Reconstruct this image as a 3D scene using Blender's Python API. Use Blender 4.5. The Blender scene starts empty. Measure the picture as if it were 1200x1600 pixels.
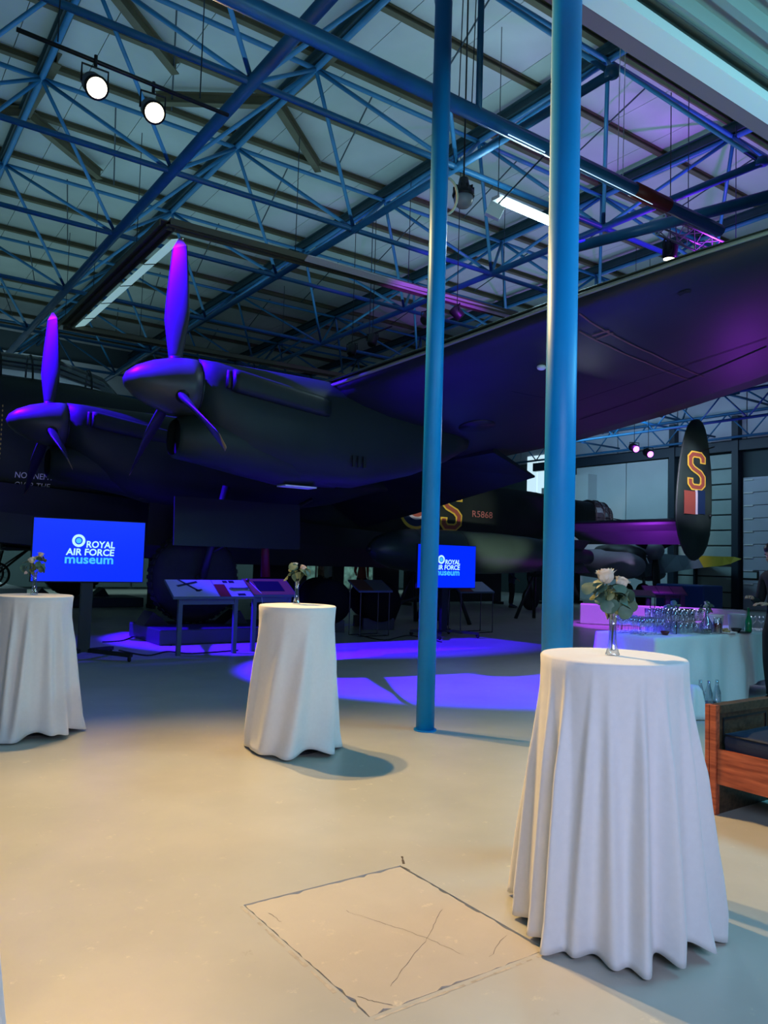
import bpy, bmesh, math, random
from math import sin, cos, pi, radians, sqrt, atan2
from mathutils import Vector as V, Matrix
R = random.Random(7)
scene = bpy.context.scene
COL = scene.collection

# ---------------------------------------------------------------- camera
F_PX = 1210.0
CAM = V((0, 0, 1.487))
PITCH, ROLL = radians(3.5), radians(1.7)
fw0 = V((.575, .818, 0)).normalized(); rt0 = V((.818, -.575, 0)).normalized(); up0 = V((0, 0, 1))
FW = fw0 * cos(PITCH) + up0 * sin(PITCH)
u1 = -fw0 * sin(PITCH) + up0 * cos(PITCH)
RT = rt0 * cos(ROLL) + u1 * sin(ROLL)
UP = -rt0 * sin(ROLL) + u1 * cos(ROLL)
cd = bpy.data.cameras.new('camera')
cam = bpy.data.objects.new('camera', cd); COL.objects.link(cam)
cd.sensor_fit = 'VERTICAL'; cd.sensor_height = 36.0; cd.lens = 36.0 * F_PX / 1600.0
cd.clip_start = .05; cd.clip_end = 300
M = Matrix((RT, UP, -FW)).transposed().to_4x4(); M.translation = CAM
cam.matrix_world = M
scene.camera = cam

# ---------------------------------------------------------------- world, exposure
w = bpy.data.worlds.new('hall_air'); scene.world = w; w.use_nodes = True
bg = w.node_tree.nodes['Background']
bg.inputs[0].default_value = (.12, .31, .42, 1); bg.inputs[1].default_value = .13
vs = scene.view_settings
vs.view_transform = 'Standard'; vs.look = 'None'; vs.exposure = 0.0; vs.gamma = 1.0; vs.use_curve_mapping = False

# ---------------------------------------------------------------- lights
def aim(o, target):
    d = V(target) - o.location
    o.rotation_euler = d.to_track_quat('-Z', 'Y').to_euler()
def spot(name, loc, target, energy, color, size=60, blend=.3, radius=.06):
    l = bpy.data.lights.new(name, 'SPOT'); l.energy = energy; l.color = color
    l.spot_size = radians(size); l.spot_blend = blend; l.shadow_soft_size = radius
    o = bpy.data.objects.new(name, l); COL.objects.link(o); o.location = loc; aim(o, target); return o
def area(name, loc, target, energy, color, sx=1, sy=1, spread=180):
    l = bpy.data.lights.new(name, 'AREA'); l.energy = energy; l.color = color
    l.shape = 'RECTANGLE'; l.size = sx; l.size_y = sy; l.spread = radians(spread)
    o = bpy.data.objects.new(name, l); COL.objects.link(o); o.location = loc; aim(o, target); return o
WARM = (1.0, .645, .25); CYAN = (.18, .66, 1.0); BLUE = (.035, .0, 1.0); PURP = (.42, .04, 1.0)
W1 = V((2.00, 8.50, 6.50)); W2 = V((2.66, 8.58, 6.50))
spot('warm_spot_beam', W1 - V((0, .14, .08)), (1.1, .9, 0), 2080, WARM, 80, .95, .06)
spot('warm_spot_beam', W2 - V((0, .14, .08)), (2.3, 1.0, 0), 1800, WARM, 80, .95, .06)
# cool fill lights out of the frame, the last added behind the camera
area('cool_fill_light', (-1.5, 1.5, 4.4), (4, 6, 0.5), 26, CYAN, 2.5, .3)
area('cool_fill_light', (7.5, 1.0, 4.2), (4.6, 2.4, 0), 95, (.14, .62, .90), 3.0, .3, 130)
area('cool_fill_light', (.6, -1.7, 2.5), (2.8, 3.0, .9), 62, (.58, .66, 1.0), 3.0, .6, 120)  # unseen fill added to brighten the cloth fronts
# roof wash: huge unseen area lights added to brighten the lining
area('roof_fill', (9, 12, 7.65), (9, 12, 12), 360, (.40, .80, .90), 16, 12)
area('roof_fill', (2, 20, 7.65), (2, 20, 12), 160, (.45, .85, .85), 12, 12)
# blue wash spots in front of and above the bomber
spot('blue_wash_beam', (1.0, 10.6, 7.2), (3.4, 9.6, 4.3), 30000, BLUE, 33, .3, .03)
spot('blue_wash_beam', (.2, 14.9, 7.2), (2.8, 14.0, 4.3), 28000, BLUE, 33, .3, .03)
spot('blue_floor_beam', (9.5, 8.2, 7.0), (6.2, 6.7, 0), 1200, BLUE, 24, .25, .03)
spot('blue_floor_beam', (1.5, 12.6, 6.8), (3.6, 12.2, 0), 700, BLUE, 34, .4, .05)
spot('blue_cloth_beam', (5.2, 6.4, 4.5), (7.0, 5.4, .5), 500, BLUE, 22, .4, .05)
# purple wash
spot('purple_uplight_beam', (14.5, 7.5, .5), (11.8, 4.6, 4.4), 180, PURP, 75, .9, .1)
spot('purple_uplight_beam', (19.5, 14.9, .3), (19.55, 14.9, 3), 1000, PURP, 92, .4, .1)
spot('far_aircraft_fill', (15.0, 8.5, 5.5), (24.0, 18.0, 1.8), 2400, (.75, .65, 1.0), 24, .5, .1)  # unseen spot added to light the far aircraft
area('soffit_fill', (5.5, .6, 3.3), (5.5, 2.6, 4.7), 85, (.35, .9, 1.0), 4, .3)  # unseen upward fill added to brighten the fascia
spot('purple_track_beam', (9.0, 9.5, 5.6), (9.6, 12.0, 6.9), 300, PURP, 50, .6, .05)
area('drinks_table_fill', (8.4, 7.4, 2.9), (8.2, 5.4, .8), 30, (.7, .8, 1.0), 1.2, .3)  # unseen fill added behind the table to make the glasses glint
spot('purple_roof_beam', (12.0, 7.0, 6.2), (12.0, 7.4, 9.3), 600, PURP, 150, .9, .1)
spot('purple_floor_beam', (15.0, 11.5, 5.6), (16.5, 12.2, 0), 2400, PURP, 40, .5, .05)
spot('tail_marking_fill', (12.0, 6.0, 5.5), (19.4, 12.6, 4.2), 1500, (.9, .85, .75), 14, .6, .1)  # unseen fill added so the fin markings show
spot('fuselage_marking_fill', (12.0, 8.5, 1.2), (14.2, 16.9, 2.9), 1700, (.9, .85, .75), 24, .6, .1)  # unseen spot added to lift the fuselage markings
spot('nose_lettering_fill', (-1.0, 12.5, 1.6), (3.0, 16.9, 3.3), 150, (.85, .85, 1.0), 24, .6, .1)  # faint unseen spot added for the nose lettering
# far end of the hall: unseen area lights added to brighten it
area('far_wall_light', (23, 20, 6.6), (28, 19.5, 3), 170, (.35, .75, 1.0), 8, .6)
area('far_eaves_light', (25.0, 18, 6.6), (28.2, 18, 8.2), 45, (.5, .6, 1.0), 10, .4)
area('far_back_light', (12, 28, 2.4), (12, 30.5, 1), 170, (.55, .95, .95), 24, .5)
area('far_left_light', (2, 28, 6.8), (1, 30.8, 8), 50, (.55, .85, 1.0), 12, .6)
area('far_left_light', (0, 26.5, 3.2), (0, 27, 0), 130, (.55, .9, 1.0), 8, 2)

# ---------------------------------------------------------------- helpers
def ray(px, py): return FW + RT * ((px - 600) / F_PX) + UP * ((800 - py) / F_PX)
def on(axis, px, py, val):
    r = ray(px, py); return CAM + r * ((val - CAM[axis]) / r[axis])
def onx(px, py, v): return on(0, px, py, v)
def ony(px, py, v): return on(1, px, py, v)
def onz(px, py, v): return on(2, px, py, v)

def mat(name, c, rough=.6, metal=0, noise=0, scale=6, spec=.5, bump=0, coat=0, c2=None, trans=0, emit=None, es=1, ior=1.45, sheen=0):
    m = bpy.data.materials.new(name); m.use_nodes = True
    nt = m.node_tree; b = nt.nodes['Principled BSDF']
    b.inputs['Base Color'].default_value = (*c, 1); b.inputs['Roughness'].default_value = rough
    b.inputs['Metallic'].default_value = metal; b.inputs['Specular IOR Level'].default_value = spec
    b.inputs['Coat Weight'].default_value = coat; b.inputs['Transmission Weight'].default_value = trans
    b.inputs['IOR'].default_value = ior; b.inputs['Sheen Weight'].default_value = sheen
    if emit: b.inputs['Emission Color'].default_value = (*emit, 1); b.inputs['Emission Strength'].default_value = es
    if noise or bump:
        tc = nt.nodes.new('ShaderNodeTexCoord'); n = nt.nodes.new('ShaderNodeTexNoise')
        n.inputs['Scale'].default_value = scale; n.inputs['Detail'].default_value = 5
        nt.links.new(tc.outputs['Object'], n.inputs['Vector'])
        if noise:
            r = nt.nodes.new('ShaderNodeValToRGB'); d = c2 or tuple(max(0, x * (1 - noise)) for x in c)
            r.color_ramp.elements[0].position = .35; r.color_ramp.elements[1].position = .68
            r.color_ramp.elements[0].color = (*d, 1); r.color_ramp.elements[1].color = (*c, 1)
            nt.links.new(n.outputs['Fac'], r.inputs[0]); nt.links.new(r.outputs[0], b.inputs['Base Color'])
        if bump:
            bp = nt.nodes.new('ShaderNodeBump'); bp.inputs['Strength'].default_value = bump; bp.inputs['Distance'].default_value = .01
            nt.links.new(n.outputs['Fac'], bp.inputs['Height']); nt.links.new(bp.outputs[0], b.inputs['Normal'])
    return m

def clear_glass(name, tint=(1, 1, 1), edge=.95, face=.09):
    m = bpy.data.materials.new(name); m.use_nodes = True; nt = m.node_tree; nt.nodes.clear()
    o = nt.nodes.new('ShaderNodeOutputMaterial'); mx = nt.nodes.new('ShaderNodeMixShader'); t = nt.nodes.new('ShaderNodeBsdfTransparent'); g = nt.nodes.new('ShaderNodeBsdfGlossy')
    t.inputs[0].default_value = (*tint, 1); g.inputs['Roughness'].default_value = .04; g.inputs['Color'].default_value = (1, 1, 1, 1)
    lw = nt.nodes.new('ShaderNodeLayerWeight'); lw.inputs[0].default_value = .35; mr = nt.nodes.new('ShaderNodeMapRange'); mr.inputs[3].default_value = face; mr.inputs[4].default_value = edge
    nt.links.new(lw.outputs['Facing'], mr.inputs[0]); nt.links.new(mr.outputs[0], mx.inputs[0]); nt.links.new(t.outputs[0], mx.inputs[1]); nt.links.new(g.outputs[0], mx.inputs[2]); nt.links.new(mx.outputs[0], o.inputs[0]); return m

class MB:
    def __init__(s): s.v = []; s.f = []; s.mi = []; s.cur = 0
    def add(s, vs_, fs): 
        n = len(s.v); s.v += [V(p) for p in vs_]; s.f += [tuple(i + n for i in f) for f in fs]; s.mi += [s.cur] * len(fs); return s
    def box(s, c, d, rz=0, mtx=None):
        x, y, z = d[0] / 2, d[1] / 2, d[2] / 2
        pts = [V((a * x, b * y, e * z)) for a in (-1, 1) for b in (-1, 1) for e in (-1, 1)]
        m = mtx or Matrix.Rotation(rz, 3, 'Z')
        return s.add([m @ p + V(c) for p in pts], [(0, 1, 3, 2), (4, 6, 7, 5), (0, 4, 5, 1), (2, 3, 7, 6), (0, 2, 6, 4), (1, 5, 7, 3)])
    def span(s, a, b):
        a = V(a); b = V(b); return s.box((a + b) / 2, [abs(b[i] - a[i]) for i in range(3)])
    def ring_loft(s, rings, cap=True, closed=False):
        n = len(rings[0]); base = len(s.v); vs_ = [p for r in rings for p in r]; fs = []
        k = len(rings)
        for i in range(k - 1 + (1 if closed else 0)):
            a = i * n; b = ((i + 1) % k) * n
            for j in range(n):
                j2 = (j + 1) % n; fs.append((a + j, a + j2, b + j2, b + j))
        if cap and not closed: fs.append(tuple(range(n - 1, -1, -1))); fs.append(tuple((k - 1) * n + j for j in range(n)))
        return s.add(vs_, fs)
    def tube(s, pts, r, n=8, cap=True):
        pts = [V(p) for p in pts]; rs = r if isinstance(r, (list, tuple)) else [r] * len(pts)
        rings = []; prev = None
        for i, p in enumerate(pts):
            d = (pts[min(i + 1, len(pts) - 1)] - pts[max(i - 1, 0)])
            if d.length < 1e-9: d = V((0, 0, 1))
            d.normalize()
            if prev is None:
                ref = V((0, 0, 1)) if abs(d.z) < .9 else V((1, 0, 0)); a = d.cross(ref).normalized()
            else: a = (prev - d * prev.dot(d)).normalized()
            prev = a; b = d.cross(a)
            rings.append([p + (a * cos(2 * pi * j / n) + b * sin(2 * pi * j / n)) * rs[i] for j in range(n)])
        return s.ring_loft(rings, cap)
    def bar(s, a, b, wd, h, upv=(0, 0, 1)):
        a = V(a); b = V(b); d = (b - a).normalized(); u = V(upv); sd = d.cross(u)
        if sd.length < 1e-5: sd = d.cross(V((1, 0, 0)))
        sd.normalize(); u = sd.cross(d)
        r = lambda p: [p + sd * wd / 2 + u * h / 2, p - sd * wd / 2 + u * h / 2, p - sd * wd / 2 - u * h / 2, p + sd * wd / 2 - u * h / 2]
        return s.ring_loft([r(a), r(b)])
    def ibeam(s, a, b, wd, h, t=.018):
        s.bar(V(a) + V((0, 0, h / 2 - t / 2)), V(b) + V((0, 0, h / 2 - t / 2)), wd, t)
        s.bar(V(a) - V((0, 0, h / 2 - t / 2)), V(b) - V((0, 0, h / 2 - t / 2)), wd, t)
        return s.bar(a, b, t, h - 2 * t)
    def lathe(s, prof, c=(0, 0, 0), axis='Z', n=24, cap=True):
        c = V(c); rings = []
        for r, h in prof:
            ring = []
            for j in range(n):
                a = 2 * pi * j / n; x, y = r * cos(a), r * sin(a)
                ring.append(c + (V((x, y, h)) if axis == 'Z' else V((h, x, y)) if axis == 'X' else V((x, h, y))))
            rings.append(ring)
        return s.ring_loft(rings, cap)
    def ball(s, c, r, n=10, k=6, sc=(1, 1, 1)):
        rings = []
        for i in range(k + 1):
            t = pi * (i + .02) / (k + .04); rings.append([V(c) + V((sc[0] * r * sin(t) * cos(2 * pi * j / n), sc[1] * r * sin(t) * sin(2 * pi * j / n), -sc[2] * r * cos(t))) for j in range(n)])
        return s.ring_loft(rings)
    def prism(s, poly, off):
        off = V(off); a = [V(p) for p in poly]; return s.ring_loft([a, [p + off for p in a]])
    def build(s, name, m, parent=None, smooth=False, origin=None, bevel=0):
        me = bpy.data.meshes.new(name)
        o0 = V(origin) if origin is not None else (V(parent['_o']) if parent is not None and '_o' in parent else V((0, 0, 0)))
        me.from_pydata([tuple(p - o0) for p in s.v], [], s.f)
        for k in (m if isinstance(m, (list, tuple)) else [m]): me.materials.append(k)
        if isinstance(m, (list, tuple)): me.polygons.foreach_set('material_index', s.mi)
        if smooth is True: me.polygons.foreach_set('use_smooth', [True] * len(me.polygons))
        me.validate()
        bm = bmesh.new(); bm.from_mesh(me); bmesh.ops.recalc_face_normals(bm, faces=bm.faces)
        bm.to_mesh(me); bm.free(); me.update()
        o = bpy.data.objects.new(name, me); COL.objects.link(o)
        o['_o'] = tuple(o0)
        if parent is None: o.location = o0
        else: o.parent = parent
        if smooth == 'auto':
            me.polygons.foreach_set('use_smooth', [True] * len(me.polygons))
            md = o.modifiers.new('edges', 'EDGE_SPLIT'); md.split_angle = radians(40)
        if bevel:
            b = o.modifiers.new('bevel', 'BEVEL'); b.width = bevel; b.segments = 2; b.limit_method = 'ANGLE'
        return o
def tag(o, label=None, cat=None, group=None, kind=None):
    if label: o['label'] = label
    if cat: o['category'] = cat
    if group: o['group'] = group
    if kind: o['kind'] = kind
    return o
def thing(name, loc, label, cat, group=None, kind=None):
    o = bpy.data.objects.new(name, None); COL.objects.link(o); o.empty_display_size = .1
    o.location = loc; o['_o'] = tuple(loc); return tag(o, label, cat, group, kind)
def local_thing(name, label, cat, group=None):      # parts modelled round the thing's own origin
    return thing(name, (0, 0, 0), label, cat, group)
def copy_tree(o, parent=None):
    c = o.copy(); COL.objects.link(c)
    if parent is not None: c.parent = parent
    for ch in list(o.children): copy_tree(ch, c)
    return c
def text_mesh(body, size, extrude=.002, shear=0, align='LEFT', spacing=1.0, offset=0):
    cu = bpy.data.curves.new('text', 'FONT'); cu.body = body; cu.size = size; cu.extrude = extrude; cu.shear = shear
    cu.align_x = align; cu.space_character = spacing; cu.resolution_u = 3; cu.offset = offset
    o = bpy.data.objects.new('text', cu); COL.objects.link(o)
    bpy.context.view_layer.update()
    me = bpy.data.meshes.new_from_object(o.evaluated_get(bpy.context.evaluated_depsgraph_get()))
    bpy.data.objects.remove(o); bpy.data.curves.remove(cu); return me
def text_on(name, body, size, m, parent, fn, **k):   # fn maps flat (x, y, z) to a place
    me = text_mesh(body, size, **k); me.materials.clear(); me.materials.append(m)
    o0 = V(parent['_o']) if '_o' in parent else V((0, 0, 0))
    for v in me.vertices: v.co = fn(v.co) - o0
    o = bpy.data.objects.new(name, me); COL.objects.link(o); o.parent = parent; o['_o'] = tuple(o0); return o
def stroke(path, wd, fn, thick=.006):                # a flat ribbon of even width along a 2D path, mitred
    mb = MB(); P = [V((*p, 0)) for p in path]; L = []; Rr = []
    for i, p in enumerate(P):
        d1 = (P[i] - P[i - 1]).normalized() if i else (P[1] - P[0]).normalized()
        d2 = (P[i + 1] - P[i]).normalized() if i < len(P) - 1 else d1
        t = (d1 + d2).normalized(); nrm = V((-t.y, t.x, 0)); k = wd / 2 / max(.4, nrm.dot(V((-d1.y, d1.x, 0))))
        L.append(p + nrm * k); Rr.append(p - nrm * k)
    for i in range(len(P) - 1):
        q = [L[i], L[i + 1], Rr[i + 1], Rr[i]]; top = [p + V((0, 0, thick)) for p in q]
        mb.add([fn(x) for x in q + top], [(3, 2, 1, 0), (4, 5, 6, 7), (0, 1, 5, 4), (1, 2, 6, 5), (2, 3, 7, 6), (3, 0, 4, 7)])
    return mb

# ---------------------------------------------------------------- materials
m_white_cloth = mat('table_linen', (.78, .76, .76), .85, noise=.03, scale=40, sheen=.2, bump=.04)
m_steel_blue = mat('blue_painted_steel', (.02, .15, .33), .38, noise=.18, scale=4, spec=.5)
m_col_blue = mat('blue_column_paint', (.001, .26, .66), .42, noise=.10, scale=3, spec=.4, bump=.05)
m_rafter = mat('dark_rafter_steel', (.02, .05, .07), .5, noise=.2)
m_purlin = mat('brown_purlin_steel', (.10, .085, .05), .6, noise=.25, scale=3)
m_roof = mat('roof_lining', (.42, .45, .46), .8, noise=.12, scale=1.2)
m_black = mat('black_paint', (.012, .012, .014), .45)
m_black_metal = mat('black_powder_steel', (.02, .022, .026), .4, metal=.3)
m_rubber = mat('tyre_rubber', (.014, .014, .015), .75, noise=.3, scale=9, bump=.3)
m_bomb_green = mat('dark_green_bomb_casing', (.03, .055, .042), .38, noise=.2, scale=2)
m_black_under = mat('night_black_dope', (.016, .017, .022), .42, noise=.3, scale=1.4, spec=.5)
m_camo = mat('dark_green_earth_camouflage', (.045, .06, .035), .5, noise=1, c2=(.06, .045, .028), scale=.35)
m_nacelle = mat('nacelle_dark_green', (.020, .030, .026), .5, noise=.35, scale=1.1, spec=.3)
m_wood = mat('red_brown_wood', (.36, .075, .035), .35)
m_glass = clear_glass('clear_glass', (.88, .91, .94))
m_purple_paint = None
def grain(m, c1, c2, sc=(2, 30, 30)):
    nt = m.node_tree; b = nt.nodes['Principled BSDF']
    tc = nt.nodes.new('ShaderNodeTexCoord'); mp = nt.nodes.new('ShaderNodeMapping'); mp.inputs['Scale'].default_value = sc
    n = nt.nodes.new('ShaderNodeTexNoise'); n.inputs['Scale'].default_value = 3; n.inputs['Detail'].default_value = 8
    r = nt.nodes.new('ShaderNodeValToRGB'); r.color_ramp.elements[0].color = (*c1, 1); r.color_ramp.elements[1].color = (*c2, 1)
    r.color_ramp.elements[0].position = .35; r.color_ramp.elements[1].position = .65
    nt.links.new(tc.outputs['Object'], mp.inputs[0]); nt.links.new(mp.outputs[0], n.inputs['Vector'])
    nt.links.new(n.outputs['Fac'], r.inputs[0]); nt.links.new(r.outputs[0], b.inputs['Base Color'])
grain(m_wood, (.24, .045, .02), (.50, .12, .05), (12, 1.2, 14))
m_wood_dark = mat('dark_brown_wood', (.06, .035, .02), .4); grain(m_wood_dark, (.035, .022, .012), (.09, .055, .03), (10, 2, 12))

# painted concrete: two scales of tone, light scuffs and a worn gloss
m_floor = mat('painted_concrete', (.50, .50, .47), .34, noise=.10, scale=.7, spec=.45)
def floor_nodes(m, c1, c2, crack):
    nt = m.node_tree; b = nt.nodes['Principled BSDF']
    for n in list(nt.nodes):
        if n.type in ('TEX_NOISE', 'VALTORGB'): nt.nodes.remove(n)
    tc = nt.nodes.new('ShaderNodeTexCoord')
    def noise(s, d=6, rg=.6):
        n = nt.nodes.new('ShaderNodeTexNoise'); n.inputs['Scale'].default_value = s; n.inputs['Detail'].default_value = d
        n.inputs['Roughness'].default_value = rg; nt.links.new(tc.outputs['Object'], n.inputs['Vector']); return n
    def ramp(n, a, c, p0=.4, p1=.6):
        r = nt.nodes.new('ShaderNodeValToRGB'); r.color_ramp.elements[0].color = a; r.color_ramp.elements[1].color = c
        r.color_ramp.elements[0].position = p0; r.color_ramp.elements[1].position = p1; nt.links.new(n.outputs['Fac'], r.inputs[0]); return r
    def mix(fac, a, c, t='MIX'):
        x = nt.nodes.new('ShaderNodeMix'); x.data_type = 'RGBA'; x.blend_type = t
        if isinstance(fac, float): x.inputs[0].default_value = fac
        else: nt.links.new(fac, x.inputs[0])
        for i, q in ((6, a), (7, c)):
            if isinstance(q, tuple): x.inputs[i].default_value = q
            else: nt.links.new(q, x.inputs[i])
        return x.outputs[2]
    big = ramp(noise(.8), (*c1, 1), (*c2, 1), .35, .65)
    scuff = ramp(noise(9, 10, .75), (0, 0, 0, 1), (1, 1, 1, 1), .60, .66)
    c = mix(scuff.outputs[0], big.outputs[0], (c2[0] * 1.12, c2[1] * 1.1, c2[2] * 1.02, 1))
    dirt = ramp(noise(3.1, 9, .8), (1, 1, 1, 1), (0, 0, 0, 1), .30, .36)
    c = mix(dirt.outputs[0], c, (c1[0] * .86, c1[1] * .82, c1[2] * .76, 1))
    nt.links.new(c, b.inputs['Base Color'])
    rr = nt.nodes.new('ShaderNodeMapRange'); n = noise(2.3, 4); nt.links.new(n.outputs['Fac'], rr.inputs[0])
    rr.inputs[3].default_value = .26 if not crack else .5; rr.inputs[4].default_value = .42 if not crack else .65
    nt.links.new(rr.outputs[0], b.inputs['Roughness'])
    bp = nt.nodes.new('ShaderNodeBump'); bp.inputs['Strength'].default_value = .12 if not crack else .35; bp.inputs['Distance'].default_value = .004
    nt.links.new(noise(14 if not crack else 30, 8, .7).outputs['Fac'], bp.inputs['Height']); nt.links.new(bp.outputs[0], b.inputs['Normal'])
floor_nodes(m_floor, (.43, .42, .37), (.52, .50, .44), False)
m_slab = mat('worn_concrete_patch', (.5, .46, .4), .55, noise=.1); floor_nodes(m_slab, (.44, .40, .34), (.53, .48, .41), True)
m_crack = mat('dark_joint_dirt', (.09, .07, .05), .9)
m_wallb = mat('dark_wall_cladding', (.06, .09, .10), .7, noise=.1, scale=1)
m_wall = mat('pale_wall_paint', (.62, .66, .68), .7, noise=.06, scale=1)
m_clad = mat('grey_green_cladding', (.36, .44, .42), .5, noise=.08, scale=2)
m_shutter = mat('pale_lilac_door_panel', (.50, .52, .60), .5, noise=.05, scale=2)
m_dark_steel = mat('dark_navy_steel', (.018, .03, .05), .5)

# ---------------------------------------------------------------- floor
X0, X1, Y0, Y1 = 1.51, 2.33, 2.145, 3.09; G = .006
fl = MB(); FX0, FX1, FY0, FY1 = -9, 30, -5, 33
xs = [FX0, X0 - G, X1 + G, FX1]; ys = [FY0, Y0 - G, Y1 + G, FY1]
for i in range(3):
    for j in range(3):
        if i == 1 and j == 1: continue
        fl.add([(xs[i], ys[j], 0), (xs[i + 1], ys[j], 0), (xs[i + 1], ys[j + 1], 0), (xs[i], ys[j + 1], 0)], [(0, 1, 2, 3)])
a, b_ = X0 - G, X1 + G; c, d = Y0 - G, Y1 + G
fl.add([(a, c, 0), (b_, c, 0), (b_, d, 0), (a, d, 0), (a, c, -.012), (b_, c, -.012), (b_, d, -.012), (a, d, -.012)],
       [(0, 4, 5, 1), (1, 5, 6, 2), (2, 6, 7, 3), (3, 7, 4, 0), (4, 7, 6, 5)])
floor = tag(fl.build('floor', m_floor), kind='structure')
# the worn square slab, its outline chipped
s = MB(); rim = []; R.seed(3)
def edge(p, q, n=26):
    for k in range(n):
        t = k / n; x = p[0] + (q[0] - p[0]) * t; y = p[1] + (q[1] - p[1]) * t
        j = R.uniform(-.004, .005) + (.012 if R.random() < .07 else 0)
        nx, ny = (q[1] - p[1]), -(q[0] - p[0]); l = sqrt(nx * nx + ny * ny); rim.append(V((x - nx / l * j, y - ny / l * j, -.003)))
edge((X0, Y0), (X1, Y0)); edge((X1, Y0), (X1, Y1)); edge((X1, Y1), (X0, Y1)); edge((X0, Y1), (X0, Y0))
low = [p + V((0, 0, -.008)) for p in rim]; s.ring_loft([low, rim])
slab = s.build('concrete_slab', m_slab, floor)
ck = MB()
def crack(p, q, n, wob, wd, z=-.0022):
    pts = [V((p[0] + (q[0] - p[0]) * k / n + R.uniform(-wob, wob), p[1] + (q[1] - p[1]) * k / n + R.uniform(-wob, wob), z)) for k in range(n + 1)]
    for k in range(n):
        dd = (pts[k + 1] - pts[k]).normalized(); nn = V((-dd.y, dd.x, 0)) * wd * R.uniform(.5, 1.1)
        ck.add([pts[k] + nn, pts[k + 1] + nn, pts[k + 1] - nn, pts[k] - nn], [(0, 1, 2, 3)])
g = lambda x, y: (onz(x, y, 0).x, onz(x, y, 0).y)
crack(g(540, 1422), g(670, 1465), 16, .006, .0008); crack(g(670, 1465), g(720, 1490), 8, .006, .0008)
crack(g(668, 1465), g(608, 1540), 12, .005, .0007); crack(g(690, 1420), g(668, 1465), 9, .005, .0007)
crack(g(440, 1440), g(420, 1425), 5, .006, .001); crack(g(560, 1556), g(612, 1570), 10, .006, .0012)
crack(g(765, 1495), g(790, 1460), 7, .006, .0008)
crack(g(628, 1338), g(631, 1350), 4, .002, .006, .0008); crack(g(628, 1354), g(640, 1360), 4, .003, .003, .0008)
tag(ck.build('hairline_cracks', m_crack, floor), kind='stuff')
# old paint scrape lines along the two nearest slab edges
sc = MB(); m_scr = mat('scraped_paint_edge', (.56, .50, .41), .7, noise=.3, scale=30)
for (p, q, wd) in (((X0 - .022, Y1 + .03), (X0 - .03, Y0 - .03), .012), ((X0, Y0 - .028), (X1 + .01, Y0 - .03), .009)):
    n = 30
    for k in range(n):
        if R.random() < .2: continue
        t0, t1 = k / n, (k + 1) / n; P = V((*p, .0006)); Q = V((*q, .0006)); dd = (Q - P).normalized(); nn = V((-dd.y, dd.x, 0)) * wd * R.uniform(.3, 1)
        A = P.lerp(Q, t0); B = P.lerp(Q, t1); sc.add([A + nn, B + nn, B - nn * .6, A - nn * .6], [(0, 1, 2, 3)])
tag(sc.build('scraped_paint_band', m_scr, floor), kind='stuff')

# ---------------------------------------------------------------- far walls
wr = MB(); wr.span((28.25, 13, 0), (28.45, 31, 9.6)); wall_right = tag(wr.build('wall_right', m_wallb), kind='structure')
for (ya, yb, za, zb) in ((19.4, 21.5, 0, 6.0), (21.5, 24.3, 0, 6.0), (24.3, 26.5, 0, 5.2)):
    MB().span((28.0, ya + .02, za), (28.25, yb - .02, zb)).build('panel', m_wall, wall_right)
z = 0
while z < 5.6:
    MB().span((28.12, 16.5, z + .03), (28.24, 19.0, z + .58)).build('panel', m_clad, wall_right, bevel=.02); z += .60
MB().span((27.9, 13, 6.05), (28.2, 27, 6.45)).build('wall_beam', m_dark_steel, wall_right)
for y in (19.15, 16.4): MB().span((27.85, y - .13, 0), (28.15, y + .13, 7.4)).build('stanchion', m_dark_steel, wall_right)
MB().span((27.95, 16.5, 1.75), (28.1, 19.0, 1.83)).build('rail', m_dark_steel, wall_right)
MB().span((27.95, 18.1, 0), (28.1, 18.2, 1.8)).build('rail', m_dark_steel, wall_right)
m_green = mat('green_sign_box', (.2, .5, .3), .5)
bx = MB(); bx.span((27.4, 23.1, 4.1), (28.0, 24.4, 5.6)).build('wall_box', m_wall, wall_right)
door = tag(MB().span((28.1, 13.2, 0), (28.24, 16.2, 5.0)).build('door_1', m_shutter), kind='structure')
z = .02
while z < 4.9:
    MB().span((28.02, 13.25, z), (28.12, 16.15, z + .47)).build('panel', m_shutter, door, bevel=.015)
    MB().span((27.98, 15.75, z + .44), (28.03, 16.12, z + .49)).build('hinge', m_white_cloth, door)
    z += .49
for y in (15.85, 15.0):
    f = MB().span((27.98, y - .32, 1.13), (28.03, y + .32, 1.47)).build('window_frame', m_black, door, bevel=.03)
    MB().span((27.96, y - .26, 1.19), (27.985, y + .26, 1.41)).build('pane', mat('frosted_pane', (.5, .6, .62), .3), f)
wb = MB(); wb.span((-9, 31, 0), (28.4, 31.2, 9.6)); wall_back = tag(wb.build('wall_back', m_wallb), kind='structure')
for k in range(12): MB().span((-9 + k * 3.1 + .03, 30.9, .1), (-9 + k * 3.1 + 3.05, 31, 7.2)).build('panel', m_wallb, wall_back)

for k in range(12): MB().span((-9 + k * 3.1 + .03, 30.88, 6.1), (-9 + k * 3.1 + 3.05, 30.98, 8.7)).build('panel', m_wall, wall_back)
win = tag(MB().span((28.15, 24.7, 4.9), (28.24, 27.6, 6.9)).build('window_1', m_dark_steel), kind='structure')
for k in range(4):
    MB().span((28.08, 24.76 + k * .71, 4.95), (28.14, 24.76 + k * .71 + .66, 6.85)).build('pane', mat('lit_frosted_pane', (.5, .6, .65), .4, emit=(.62, .88, 1.0), es=.9), win)

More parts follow.
